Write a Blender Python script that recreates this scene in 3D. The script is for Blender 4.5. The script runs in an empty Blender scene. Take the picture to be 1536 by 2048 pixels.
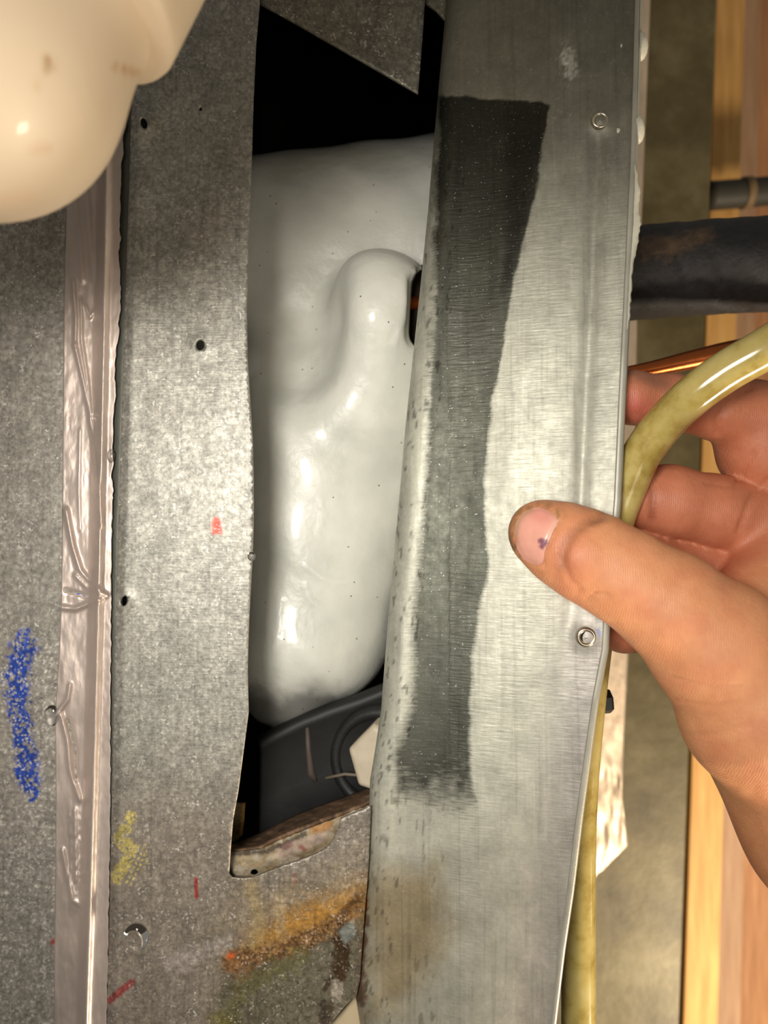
import bpy, math, random
import numpy as np
from mathutils import Vector, geometry as mgeo

# ------------------------------------------------------------------ camera, world, lights
S = bpy.context.scene
H = 1.40            # height of the lens above the (unseen) floor
D = 0.25            # lens to sheet-metal front
F = 1500.0          # focal length in pixels of the 1536x2048 frame

cam_d = bpy.data.cameras.new('camera')
cam = bpy.data.objects.new('camera', cam_d)
S.collection.objects.link(cam)
cam.location = (0, -D, H)
cam.rotation_euler = (math.radians(90), 0, 0)
cam_d.sensor_fit = 'VERTICAL'
cam_d.sensor_height = 36.0
cam_d.lens = 36.0 * F / 2048.0
cam_d.clip_start = 0.01
cam_d.dof.use_dof = True
cam_d.dof.focus_distance = 0.245
cam_d.dof.aperture_fstop = 10.5
S.camera = cam

W = bpy.data.worlds.new('world')
S.world = W
W.use_nodes = True
W.node_tree.nodes['Background'].inputs[0].default_value = (0.95, 0.90, 0.80, 1)
W.node_tree.nodes['Background'].inputs[1].default_value = 0.17


def area(name, loc, target, size, power, col, size_y=None):
    l = bpy.data.lights.new(name, 'AREA')
    l.energy = power
    l.color = col
    l.size = size
    if size_y:
        l.shape = 'RECTANGLE'
        l.size_y = size_y
    o = bpy.data.objects.new(name, l)
    S.collection.objects.link(o)
    o.location = loc
    d = Vector(target) - Vector(loc)
    o.rotation_euler = d.to_track_quat('-Z', 'Y').to_euler()
    return o


# flashlight held beside the lens, and the warm bulb low on the right in the basement
def torch(name, loc, target, radius, power, angle, blend, col):
    l = bpy.data.lights.new(name, 'SPOT')
    l.energy = power; l.color = col; l.shadow_soft_size = radius
    l.spot_size = math.radians(angle); l.spot_blend = blend
    o = bpy.data.objects.new(name, l); S.collection.objects.link(o)
    o.location = loc
    o.rotation_euler = (Vector(target) - Vector(loc)).to_track_quat('-Z', 'Y').to_euler()
    return o


torch('flashlight', (-0.085, -0.35, H + 0.028), (0.002, 0.02, H - 0.042), 0.050, 4.7, 68, .9, (1.0, 0.965, 0.89))
area('basement_bulb', (0.46, -0.10, H - 0.56), (0.30, 0.36, H - 0.22), 0.12, 7.5, (1.0, 0.85, 0.64))
area('fill_light', (0.30, -1.1, H - 0.35), (0.0, 0.0, H), 0.40, 1.6, (1.0, 0.90, 0.74))  # unseen fill light added in front of the casing

S.view_settings.view_transform = 'Standard'
S.view_settings.look = 'None'
S.view_settings.gamma = 1.0
S.view_settings.use_curve_mapping = False
S.view_settings.exposure = 0.12

# ------------------------------------------------------------------ helpers
rng = np.random.default_rng(7)
random.seed(7)


def pt(px, py, y):
    k = (D + np.asarray(y, float)) / F
    return np.stack(np.broadcast_arrays((np.asarray(px, float) - 768) * k, np.asarray(y, float),
                                        H + (1024 - np.asarray(py, float)) * k), -1)


def topx(P):
    k = F / (D + P[:, 1])
    return 768 + P[:, 0] * k, 1024 - (P[:, 2] - H) * k


def m_at(px, y):          # pixels -> metres at a depth
    return px * (D + y) / F


def lin(c):
    c = np.asarray(c, float) / 255.0
    return np.where(c <= 0.04045, c / 12.92, ((c + 0.055) / 1.055) ** 2.4)


def ip(t, pairs):
    p = sorted(pairs)
    return np.interp(t, [a for a, _ in p], [b for _, b in p])


def hash2(ix, iy, s):
    n = (ix.astype(np.int64) * 374761393 + iy.astype(np.int64) * 668265263 + s * 1442695041) & 0x7fffffff
    n = (n ^ (n >> 13)) * 1274126177 & 0x7fffffff
    return ((n ^ (n >> 16)) & 0xffff) / 65535.0


def vnoise(x, y, s=0):
    x = np.asarray(x, float); y = np.asarray(y, float)
    ix = np.floor(x); iy = np.floor(y)
    fx = x - ix; fy = y - iy
    fx = fx * fx * (3 - 2 * fx); fy = fy * fy * (3 - 2 * fy)
    a = hash2(ix, iy, s); b = hash2(ix + 1, iy, s); c = hash2(ix, iy + 1, s); d = hash2(ix + 1, iy + 1, s)
    return (a * (1 - fx) + b * fx) * (1 - fy) + (c * (1 - fx) + d * fx) * fy


def fbm(x, y, s=0, o=4):
    v = 0; a = 0.5; t = 0
    for i in range(o):
        v = v + a * vnoise(x, y, s + i * 17); t += a
        x = x * 2.03; y = y * 2.03; a *= 0.55
    return v / t


def sstep(a, b, x):
    t = np.clip((x - a) / (b - a), 0, 1)
    return t * t * (3 - 2 * t)


def seg_dist(px, py, line):
    """distance to a polyline and the parameter 0..1 along it"""
    best = np.full(np.shape(px), 1e9); par = np.zeros(np.shape(px))
    n = len(line) - 1
    for i in range(n):
        ax, ay = line[i]; bx, by = line[i + 1]
        dx, dy = bx - ax, by - ay
        t = np.clip(((px - ax) * dx + (py - ay) * dy) / (dx * dx + dy * dy + 1e-9), 0, 1)
        d = np.hypot(px - ax - t * dx, py - ay - t * dy)
        m = d < best
        best = np.where(m, d, best); par = np.where(m, (i + t) / n, par)
    return best, par


def inside(px, py, poly):
    c = np.zeros(np.shape(px), bool)
    n = len(poly)
    for i in range(n):
        x1, y1 = poly[i]; x2, y2 = poly[(i + 1) % n]
        if y1 == y2:
            continue
        c ^= ((y1 > py) != (y2 > py)) & (px < (x2 - x1) * (py - y1) / (y2 - y1) + x1)
    return c


def collect(o):
    S.collection.objects.link(o)
    return o


def tag(o, label=None, cat=None, group=None, kind=None):
    if label: o['label'] = label
    if cat: o['category'] = cat
    if group: o['group'] = group
    if kind: o['kind'] = kind
    return o


def empty(name, loc, label, cat, group=None):
    o = bpy.data.objects.new(name, None)
    o.empty_display_size = 0.01
    o.location = [float(v) for v in loc]
    collect(o)
    return tag(o, label, cat, group)


def mesh(name, V, Fs, mat, parent=None, smooth=True, col=None, attrs=None, solid=0, uv=None):
    V = np.asarray(V, float)
    if parent is None:
        org = V.mean(0); org[2] = V[:, 2].min()
    else:
        org = np.zeros(3)
        p = parent
        while p:
            org += np.array(p.location); p = p.parent
    me = bpy.data.meshes.new(name)
    if isinstance(Fs, np.ndarray):
        Fs = Fs.tolist()
    me.from_pydata((V - org).tolist(), [], Fs)
    me.update()
    if smooth:
        me.polygons.foreach_set('use_smooth', [True] * len(me.polygons))
    if col is not None:
        ca = me.color_attributes.new('Col', 'FLOAT_COLOR', 'POINT')
        c4 = np.ones((len(V), 4), np.float32); c4[:, :3] = col
        ca.data.foreach_set('color', c4.ravel())
    for k, a in (attrs or {}).items():
        at = me.attributes.new(k, 'FLOAT', 'POINT')
        at.data.foreach_set('value', np.asarray(a, np.float32).ravel())
    o = bpy.data.objects.new(name, me)
    if mat: me.materials.append(mat)
    collect(o)
    if parent is not None:
        o.parent = parent
    else:
        o.location = org
    if solid:
        s = o.modifiers.new('thickness', 'SOLIDIFY'); s.thickness = solid; s.offset = -1
    return o


def grid_faces(nr, nc, close=False):
    i = np.arange(nr - 1)[:, None]; j = np.arange(nc - (0 if close else 1))[None, :]
    j2 = (j + 1) % nc
    a = i * nc + j; b = i * nc + j2; c = (i + 1) * nc + j2; d = (i + 1) * nc + j
    return np.stack([a, b, c, d], -1).reshape(-1, 4)


def densify(poly, step):
    out = []
    n = len(poly)
    for i in range(n):
        a = np.array(poly[i], float); b = np.array(poly[(i + 1) % n], float)
        k = max(1, int(np.hypot(*(b - a)) / step))
        for j in range(k):
            out.append(tuple(a + (b - a) * j / k))
    return out


def circ(cx, cy, rx, ry=None, n=20, rot=0):
    ry = ry or rx
    o = []
    for i in range(n):
        a = 2 * math.pi * i / n
        x, y = rx * math.cos(a), ry * math.sin(a)
        o.append((cx + x * math.cos(rot) - y * math.sin(rot), cy + x * math.sin(rot) + y * math.cos(rot)))
    return o


def cdt(outline, holes, step, dense=()):
    """triangulate an outline with holes; returns 2-D points and triangles"""
    P = []; E = []
    def ring(r):
        s = len(P); P.extend(r)
        for i in range(len(r)): E.append((s + i, s + (i + 1) % len(r)))
    ring(densify(outline, step))
    for h in holes: ring(h)
    xs = [p[0] for p in outline]; ys = [p[1] for p in outline]
    def fill(x0, x1, y0, y1, st):
        gx, gy = np.meshgrid(np.arange(x0 + st * .5, x1, st), np.arange(y0 + st * .5, y1, st * .87))
        gx = gx + (np.arange(gx.shape[0])[:, None] % 2) * st * .5
        return gx.ravel(), gy.ravel()
    bd = np.array(P)
    def clear(gx, gy, rad):
        ok = inside(gx, gy, outline)
        for h in holes: ok &= ~inside(gx, gy, h)
        gx, gy = gx[ok], gy[ok]
        keep = np.ones(len(gx), bool)
        for i in range(0, len(gx), 4000):
            d = (gx[i:i + 4000, None] - bd[:, 0]) ** 2 + (gy[i:i + 4000, None] - bd[:, 1]) ** 2
            keep[i:i + 4000] = d.min(1) > (rad * .45) ** 2
        return gx[keep], gy[keep]
    gx, gy = clear(*fill(min(xs), max(xs), min(ys), max(ys), step), step)
    for (a, b, c, d, st) in dense:
        m = (gx > a) & (gx < b) & (gy > c) & (gy < d)
        gx, gy = gx[~m], gy[~m]
    allx, ally = [gx], [gy]
    for (a, b, c, d, st) in dense:
        u, v = clear(*fill(a, b, c, d, st), st); allx.append(u); ally.append(v)
    P2 = P + list(zip(np.concatenate(allx).tolist(), np.concatenate(ally).tolist()))
    r = mgeo.delaunay_2d_cdt([Vector(p) for p in P2], E, [], 1, 1e-4)
    V = np.array([tuple(v) for v in r[0]]); T = np.array([f for f in r[2] if len(f) == 3])
    c = V[T].mean(1)
    ok = inside(c[:, 0], c[:, 1], outline)
    for h in holes: ok &= ~inside(c[:, 0], c[:, 1], h)
    return V, T[ok]


class Paint:
    """stains, dirt, pigment and some painted-in shade held in a sheet's own colour attribute"""
    def __init__(s, px, py, base):
        s.x, s.y = px, py
        s.c = np.tile(lin(base), (len(px), 1)); s.a = {}
    def mix(s, m, colr):
        m = np.clip(m, 0, 1)[:, None]
        s.c = s.c * (1 - m) + lin(colr) * m
    def stroke(s, line, w, colr, alpha=1, soft=.5, nz=0, ns=12, sd=0):
        d, _ = seg_dist(s.x, s.y, line)
        if nz: d = d + (fbm(s.x / ns, s.y / ns, sd) - .5) * nz
        s.mix(alpha * (1 - sstep(w * (1 - soft), w, d)), colr)
    def area(s, poly, colr, alpha=1, soft=8, nz=0, ns=20, sd=0):
        d, _ = seg_dist(s.x, s.y, list(poly) + [poly[0]])
        d = np.where(inside(s.x, s.y, poly), -d, d)
        if nz: d = d + (fbm(s.x / ns, s.y / ns, sd) - .5) * nz
        s.mix(alpha * (1 - sstep(-soft, soft, d)), colr)


# --- materials -----------------------------------------------------
def new_mat(name):
    m = bpy.data.materials.new(name); m.use_nodes = True
    nt = m.node_tree
    b = nt.nodes['Principled BSDF']
    return m, nt, b


def nd(nt, typ, **kw):
    n = nt.nodes.new(typ)
    for k, v in kw.items():
        if k.startswith('i_'):
            n.inputs[k[2:].replace('_', ' ')].default_value = v
        else:
            setattr(n, k, v)
    return n


def L(nt, a, b): nt.links.new(a, b)


def ramp(nt, src, stops):
    r = nt.nodes.new('ShaderNodeValToRGB')
    e = r.color_ramp.elements
    while len(e) < len(stops): e.new(0.5)
    for i, (p, c) in enumerate(stops):
        e[i].position = p; e[i].color = (c[0], c[1], c[2], 1) if not np.isscalar(c) else (c, c, c, 1)
    L(nt, src, r.inputs[0])
    return r.outputs[0]


def mth(nt, op, a, b=None, clamp=False):
    n = nt.nodes.new('ShaderNodeMath'); n.operation = op; n.use_clamp = clamp
    for i, v in enumerate((a, b)):
        if v is None: continue
        if isinstance(v, (int, float)): n.inputs[i].default_value = v
        else: L(nt, v, n.inputs[i])
    return n.outputs[0]


def mixc(nt, fac, a, b, blend='MIX'):
    n = nt.nodes.new('ShaderNodeMix'); n.data_type = 'RGBA'; n.blend_type = blend
    for sock, v in ((n.inputs[0], fac), (n.inputs[6], a), (n.inputs[7], b)):
        if isinstance(v, (int, float)): sock.default_value = v
        elif isinstance(v, (tuple, list, np.ndarray)): sock.default_value = (v[0], v[1], v[2], 1)
        else: L(nt, v, sock)
    return n.outputs[2]


def noise(nt, co, scale, detail=3, rough=.55, stretch=None):
    if stretch:
        mp = nt.nodes.new('ShaderNodeMapping'); mp.inputs['Scale'].default_value = stretch
        L(nt, co, mp.inputs[0]); co = mp.outputs[0]
    n = nt.nodes.new('ShaderNodeTexNoise'); n.inputs['Scale'].default_value = scale
    n.inputs['Detail'].default_value = detail; n.inputs['Roughness'].default_value = rough
    L(nt, co, n.inputs['Vector'])
    return n.outputs[0]


def voro(nt, co, scale, feat='F1', out=0):
    n = nt.nodes.new('ShaderNodeTexVoronoi'); n.feature = feat; n.inputs['Scale'].default_value = scale
    L(nt, co, n.inputs['Vector'])
    return n.outputs[out]


def bump(nt, b, hgt, dist, strength=1.0, prev=None):
    n = nt.nodes.new('ShaderNodeBump'); n.inputs['Strength'].default_value = strength
    n.inputs['Distance'].default_value = dist
    L(nt, hgt, n.inputs['Height'])
    if prev is not None: L(nt, prev, n.inputs['Normal'])
    L(nt, n.outputs[0], b.inputs['Normal'])
    return n.outputs[0]


def galvanised(name, metallic=.55, rough=.42, speck=.5, ripple=0.0, spangle=.5, bmp=.00005, use_patch=False):
    m, nt, b = new_mat(name)
    co = nd(nt, 'ShaderNodeTexCoord').outputs['Object']
    att = nd(nt, 'ShaderNodeAttribute', attribute_name='Col').outputs['Color']
    big = noise(nt, co, 90, 4, .6)
    fine = noise(nt, co, 850, 4, .7)
    sp = voro(nt, co, 420)
    v = ramp(nt, big, [(.3, .80), (.72, 1.16)])
    v2 = ramp(nt, fine, [(.32, 1 - .35 * spangle), (.68, 1 + .30 * spangle)])
    v3 = ramp(nt, sp, [(.0, 1 + .15 * spangle), (.75, 1 - .22 * spangle)])
    c = mixc(nt, 1, att, v, 'MULTIPLY'); c = mixc(nt, 1, c, v2, 'MULTIPLY'); c = mixc(nt, 1, c, v3, 'MULTIPLY')
    # crystalline pale flecks
    fl = noise(nt, co, 1000, 2, .5); flm = noise(nt, co, 210, 3, .5)
    f = mth(nt, 'MULTIPLY', ramp(nt, fl, [(.57, 0.0), (.65, 1.0)]), ramp(nt, flm, [(.45, 0.0), (.65, 1.0)]))
    f = mth(nt, 'MULTIPLY', f, speck)
    c = mixc(nt, f, c, (.62, .58, .52))
    scr = noise(nt, co, 420, 2, .5, stretch=(1.4, 1, .03))
    c = mixc(nt, 1, c, ramp(nt, scr, [(.34, .86), (.44, 1.0), (.60, 1.0), (.70, 1.10)]), 'MULTIPLY')
    L(nt, c, b.inputs['Base Color'])
    b.inputs['Metallic'].default_value = metallic
    r = ramp(nt, noise(nt, co, 380, 3, .6), [(.3, rough - .05), (.7, rough + .06)])
    L(nt, r, b.inputs['Roughness'])
    n1 = bump(nt, b, fine, bmp, 1)
    if ripple:
        rp = noise(nt, co, 150, 2, .5, stretch=(1.2, 1, 9))
        if use_patch:
            fa = nd(nt, 'ShaderNodeAttribute', attribute_name='ripple').outputs['Fac']
            rp = mth(nt, 'MULTIPLY', rp, fa)
        n1 = bump(nt, b, rp, ripple, 1, n1)
    if use_patch:
        fg = nd(nt, 'ShaderNodeAttribute', attribute_name='pale_mask').outputs['Fac']
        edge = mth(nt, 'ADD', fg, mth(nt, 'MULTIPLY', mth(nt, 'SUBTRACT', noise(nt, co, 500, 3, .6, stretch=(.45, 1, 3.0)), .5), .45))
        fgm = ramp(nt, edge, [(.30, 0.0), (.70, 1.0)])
        # inside the patch the zinc is painted darker and more metallic
        dark_zinc = mixc(nt, 1, c, (.19, .195, .19), 'MULTIPLY')
        dew = mixc(nt, ramp(nt, noise(nt, co, 1500, 2, .5), [(.69, 0.0), (.75, .8)]), dark_zinc, (.55, .55, .5))  # dark patch colour with fine pale specks
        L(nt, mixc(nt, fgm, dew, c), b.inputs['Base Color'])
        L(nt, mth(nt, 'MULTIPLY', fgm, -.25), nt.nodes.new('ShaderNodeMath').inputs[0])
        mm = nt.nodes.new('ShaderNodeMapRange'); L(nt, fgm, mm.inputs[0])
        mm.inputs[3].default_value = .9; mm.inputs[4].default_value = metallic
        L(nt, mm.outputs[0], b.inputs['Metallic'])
    return m


def simple(name, rgb, rough=.5, metallic=0, bscale=0, bdist=0, var=.15, vscale=60, stretch=None, coat=0, srgb=True):
    m, nt, b = new_mat(name)
    co = nd(nt, 'ShaderNodeTexCoord').outputs['Object']
    base = lin(rgb) if srgb else np.array(rgb)
    n = noise(nt, co, vscale, 4, .6, stretch)
    c = ramp(nt, n, [(.3, base * (1 - var)), (.7, np.minimum(base * (1 + var), 1))])
    L(nt, c, b.inputs['Base Color'])
    b.inputs['Roughness'].default_value = rough; b.inputs['Metallic'].default_value = metallic
    if coat: b.inputs['Coat Weight'].default_value = coat; b.inputs['Coat Roughness'].default_value = .15
    if bdist: bump(nt, b, noise(nt, co, bscale, 4, .6, stretch), bdist)
    return m


def attr_mat(name, rough=.5, metallic=0, bscale=0, bdist=0, var=.12, vscale=120, sss=0, coat=0):
    m, nt, b = new_mat(name)
    co = nd(nt, 'ShaderNodeTexCoord').outputs['Object']
    att = nd(nt, 'ShaderNodeAttribute', attribute_name='Col').outputs['Color']
    c = mixc(nt, 1, att, ramp(nt, noise(nt, co, vscale, 4, .6), [(.3, 1 - var), (.7, 1 + var)]), 'MULTIPLY')
    L(nt, c, b.inputs['Base Color'])
    b.inputs['Roughness'].default_value = rough; b.inputs['Metallic'].default_value = metallic
    if sss:
        b.inputs['Subsurface Weight'].default_value = sss
        b.inputs['Subsurface Radius'].default_value = (1.0, .35, .2)
        b.inputs['Subsurface Scale'].default_value = .003
    if coat: b.inputs['Coat Weight'].default_value = coat; b.inputs['Coat Roughness'].default_value = .1
    if bdist: bump(nt, b, noise(nt, co, bscale, 4, .6), bdist)
    return m


def wood_mat(name, a, b_, scale=18):
    m, nt, b = new_mat(name)
    co = nd(nt, 'ShaderNodeTexCoord').outputs['Object']
    g = noise(nt, co, scale, 5, .6, stretch=(9, 9, .8))
    g2 = noise(nt, co, 6, 3, .5, stretch=(3, 3, .7))
    c = ramp(nt, g, [(.3, lin(a)), (.7, lin(b_))])
    c = mixc(nt, 1, c, ramp(nt, g2, [(.3, .85), (.7, 1.1)]), 'MULTIPLY')
    L(nt, c, b.inputs['Base Color']); b.inputs['Roughness'].default_value = .7
    bump(nt, b, g, .0004)
    return m


M = {}
M['galv'] = galvanised('galvanised_sheet', .45, .46, .9, ripple=.00006, spangle=1.1)
M['galv_left'] = galvanised('galvanised_duct', .42, .46, 1.0, spangle=1.1)
M['galv_panel'] = galvanised('galvanised_panel', .32, .50, .12, ripple=.00012, spangle=.25, bmp=.00003, use_patch=True)
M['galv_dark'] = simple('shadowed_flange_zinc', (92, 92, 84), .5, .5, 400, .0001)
M['black'] = simple('black_liner', (10, 10, 10), .8, srgb=True)
M['pan'] = simple('black_pan_plastic', (30, 30, 29), .55, 0, 250, .0001, .3, 90)
M['foam'] = simple('black_pipe_foam', (44, 40, 38), .62, 0, 260, .0006, .3, 150)
M['copper'] = simple('copper', (200, 110, 60), .3, 1, 300, .0001)
M['screw'] = simple('zinc_screw', (205, 195, 175), .22, .95)
M['sealant'] = simple('clear_sealant_bead', (205, 200, 182), .35, 0, 300, .0003)
M['rust'] = attr_mat('rusty_steel', .7, .1, 500, .0004, .3, 240)
M['pvc'] = attr_mat('cream_pvc', .5, 0, 60, .0001, .03, 40, coat=.08)
M['skin'] = None

# water
m, nt, b = new_mat('water'); M['water'] = m
b.inputs['Base Color'].default_value = (1, 1, 1, 1); b.inputs['Roughness'].default_value = .02
b.inputs['IOR'].default_value = 1.33; b.inputs['Transmission Weight'].default_value = 1

# foil tape
def foil(name, rgb, rough=.3, bd=.0003):
    m, nt, b = new_mat(name)
    co = nd(nt, 'ShaderNodeTexCoord').outputs['Object']
    n = noise(nt, co, 55, 4, .55, stretch=(1.3, 1, .45))
    c = ramp(nt, n, [(.3, lin(rgb) * .82), (.7, np.minimum(lin(rgb) * 1.15, 1))])
    L(nt, c, b.inputs['Base Color'])
    b.inputs['Metallic'].default_value = .55
    L(nt, ramp(nt, noise(nt, co, 130, 3), [(.3, rough + .02), (.7, rough + .2)]), b.inputs['Roughness'])
    bump(nt, b, noise(nt, co, 160, 4, .6, stretch=(1.2, 1, .5)), bd)
    return m
M['foil'] = foil('foil_tape', (200, 184, 174), .34, .00026)

# ice
m, nt, b = new_mat('ice'); M['ice'] = m
co = nd(nt, 'ShaderNodeTexCoord').outputs['Object']
clear = nd(nt, 'ShaderNodeAttribute', attribute_name='clear').outputs['Fac']
n = noise(nt, co, 45, 4, .5)
c = ramp(nt, n, [(.3, lin((214, 214, 203))), (.7, lin((236, 234, 224)))])
c = mixc(nt, clear, c, (.10, .095, .09))
sp = voro(nt, co, 190)
spm = mth(nt, 'LESS_THAN', sp, .055)
c = mixc(nt, spm, c, (.03, .03, .03))
L(nt, c, b.inputs['Base Color'])
b.inputs['Roughness'].default_value = .38
b.inputs['Subsurface Weight'].default_value = .5
b.inputs['Subsurface Radius'].default_value = (.9, 1.0, 1.0); b.inputs['Subsurface Scale'].default_value = .006
b.inputs['Coat Weight'].default_value = .3; b.inputs['Coat Roughness'].default_value = .06; b.inputs['Coat IOR'].default_value = 1.31
bump(nt, b, noise(nt, co, 130, 4, .55), .0006)

# hose
m, nt, b = new_mat('yellowed_vinyl_hose'); M['hose'] = m
co = nd(nt, 'ShaderNodeTexCoord').outputs['Object']
c = ramp(nt, noise(nt, co, 90, 5, .6), [(.30, lin((150, 124, 48))), (.5, lin((190, 170, 100))), (.75, lin((206, 190, 130)))])
L(nt, c, b.inputs['Base Color']); b.inputs['Roughness'].default_value = .16
b.inputs['Subsurface Weight'].default_value = .4; b.inputs['Subsurface Radius'].default_value = (1, .8, .4); b.inputs['Subsurface Scale'].default_value = .004
b.inputs['Coat Weight'].default_value = .3; b.inputs['Coat Roughness'].default_value = .05

# skin
m, nt, b = new_mat('skin'); M['skin'] = m
co = nd(nt, 'ShaderNodeTexCoord').outputs['Object']
att = nd(nt, 'ShaderNodeAttribute', attribute_name='Col').outputs['Color']
c = mixc(nt, 1, att, ramp(nt, noise(nt, co, 130, 4, .6), [(.3, (.92, .86, .84)), (.7, (1.06, 1.08, 1.08))]), 'MULTIPLY')
L(nt, c, b.inputs['Base Color']); b.inputs['Roughness'].default_value = .48
b.inputs['Subsurface Weight'].default_value = .25; b.inputs['Subsurface Radius'].default_value = (1, .35, .2); b.inputs['Subsurface Scale'].default_value = .003
n1 = bump(nt, b, noise(nt, co, 900, 4, .65), .0002)
w = nt.nodes.new('ShaderNodeTexWave'); w.wave_type = 'BANDS'; w.bands_direction = 'X'
w.inputs['Scale'].default_value = 500; w.inputs['Distortion'].default_value = 6; w.inputs['Detail'].default_value = 2; w.inputs['Detail Scale'].default_value = .6
L(nt, co, w.inputs['Vector'])
bump(nt, b, w.outputs['Fac'], .00004, 1, n1)


def beam(name, tops, bots, y, depth, mat, parent=None, yb=None):
    """upright bar: left/right pixel at the top row and at the bottom row, at depth y"""
    (xa, xb, ya_), (xc, xd, yb_) = tops, bots
    yb = y if yb is None else yb
    f = [pt(xa, ya_, y), pt(xb, ya_, y), pt(xd, yb_, yb), pt(xc, yb_, yb)]
    V = np.array(f + [p + np.array([0, depth, 0]) for p in f])
    Fs = [[3, 2, 1, 0], [4, 5, 6, 7], [0, 1, 5, 4], [1, 2, 6, 5], [2, 3, 7, 6], [3, 0, 4, 7]]
    o = mesh(name, V, Fs, mat, parent, smooth=False)
    bv = o.modifiers.new('bevel', 'BEVEL'); bv.width = .0015; bv.segments = 2; bv.limit_method = 'ANGLE'
    return o


def tube(path, radii, n=24, cap=True, wob=None):
    P = np.array(path, float); R = np.broadcast_to(radii, (len(P),)).astype(float)
    T = np.gradient(P, axis=0); T /= np.linalg.norm(T, axis=1)[:, None]
    up = np.array([0, 1.0, 0]) if abs(T[0][1]) < .9 else np.array([1.0, 0, 0])
    V = []
    for p, t, r in zip(P, T, R):
        a = np.cross(t, up); a /= np.linalg.norm(a); up = np.cross(a, t)
        for k in range(n):
            th = 2 * math.pi * k / n
            V.append(p + r * (math.cos(th) * a + math.sin(th) * up))
    Fs = grid_faces(len(P), n, True).tolist()
    if cap:
        Fs.append(list(range(n))[::-1]); Fs.append([(len(P) - 1) * n + k for k in range(n)])
    return np.array(V), Fs


def smooth_path(pts, n):
    P = np.array(pts, float)
    P = np.vstack([2 * P[0] - P[1], P, 2 * P[-1] - P[-2]])
    out = []
    m_ = len(P) - 3
    for t in np.linspace(0, m_ - 1e-6, n):
        i = int(t); u = t - i
        p0, p1, p2, p3 = P[i:i + 4]
        out.append(.5 * (2 * p1 + (p2 - p0) * u + (2 * p0 - 5 * p1 + 4 * p2 - p3) * u * u + (3 * p1 - p0 - 3 * p2 + p3) * u ** 3))
    return np.array(out)


def revolve(profile, axis_o, axis_d, n=48, ref=(0, 1, 0)):
    """profile: list of (radius, height) about an axis"""
    d = np.array(axis_d, float); d /= np.linalg.norm(d)
    a = np.cross(d, ref); a /= np.linalg.norm(a); b_ = np.cross(d, a)
    V = []
    for r, h in profile:
        for k in range(n):
            th = 2 * math.pi * k / n
            V.append(np.array(axis_o) + d * h + r * (math.cos(th) * a + math.sin(th) * b_))
    return np.array(V), grid_faces(len(profile), n, True).tolist()


# --- signed-distance modelling --------------------------------------
def cone(P, a, b_, ra, rb, sq=(1, 1, 1)):
    a = np.array(a); b_ = np.array(b_); q = np.array(sq)
    pa = (P - a) * q; ba = (b_ - a) * q
    t = np.clip((pa @ ba) / (ba @ ba + 1e-12), 0, 1)
    t2 = t * t * (3 - 2 * t) * .5 + t * .5
    return np.linalg.norm(pa - t[..., None] * ba, axis=-1) - (ra + (rb - ra) * t2)


def smin(a, b_, k):
    h = np.clip(.5 + .5 * (b_ - a) / k, 0, 1)
    return b_ * (1 - h) + a * h - k * h * (1 - h)


def smax(a, b_, k): return -smin(-a, -b_, k)


def nets(f, lo, hi, h):
    lo = np.array(lo); n = np.ceil((np.array(hi) - lo) / h).astype(int) + 1
    ax = [lo[i] + np.arange(n[i]) * h for i in range(3)]
    G = np.stack(np.meshgrid(*ax, indexing='ij'), -1)
    val = np.empty(n)
    for i in range(0, n[0], 16):
        val[i:i + 16] = f(G[i:i + 16])
    s = val < 0
    cnt = sum(s[i:n[0] - 1 + i, j:n[1] - 1 + j, k:n[2] - 1 + k].astype(np.int8) for i in (0, 1) for j in (0, 1) for k in (0, 1))
    act = (cnt > 0) & (cnt < 8)
    idx = -np.ones(act.shape, np.int64); ci = np.argwhere(act); idx[act] = np.arange(len(ci))
    acc = np.zeros((len(ci), 3)); num = np.zeros(len(ci))
    cor = [(i, j, k) for i in (0, 1) for j in (0, 1) for k in (0, 1)]
    for a in cor:
        for b_ in cor:
            if sum(np.array(b_) - np.array(a)) != 1 or min(np.array(b_) - np.array(a)) < 0: continue
            va = val[tuple((ci + a).T)]; vb = val[tuple((ci + b_).T)]
            mm = (va < 0) != (vb < 0)
            t = np.where(mm, va / np.where(mm, va - vb, 1), 0)
            p = np.array(a) + t[:, None] * (np.array(b_) - np.array(a))
            acc += p * mm[:, None]; num += mm
    V = lo + (ci + acc / num[:, None]) * h
    Q = []
    for d in range(3):
        u, v = (d + 1) % 3, (d + 2) % 3
        sl0 = [slice(None)] * 3; sl1 = [slice(None)] * 3
        sl0[d] = slice(0, -1); sl1[d] = slice(1, None)
        ch = s[tuple(sl0)] != s[tuple(sl1)]
        e = np.argwhere(ch)
        ok = (e[:, u] > 0) & (e[:, v] > 0) & (e[:, u] < n[u] - 1) & (e[:, v] < n[v] - 1)
        e = e[ok]
        def c_(du, dv):
            q = e.copy(); q[:, u] += du; q[:, v] += dv
            return idx[tuple(q.T)]
        q = np.stack([c_(-1, -1), c_(0, -1), c_(0, 0), c_(-1, 0)], -1)
        fl = s[tuple(e.T)]
        q[~fl] = q[~fl][:, ::-1]
        Q.append(q)
    Q = np.concatenate(Q); Q = Q[(Q >= 0).all(1)]
    return V, Q


def sdf_normals(f, V, e=.0004):
    N = np.stack([f(V + np.eye(3)[i] * e) - f(V - np.eye(3)[i] * e) for i in range(3)], -1)
    return N / (np.linalg.norm(N, axis=1)[:, None] + 1e-12)


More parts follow.
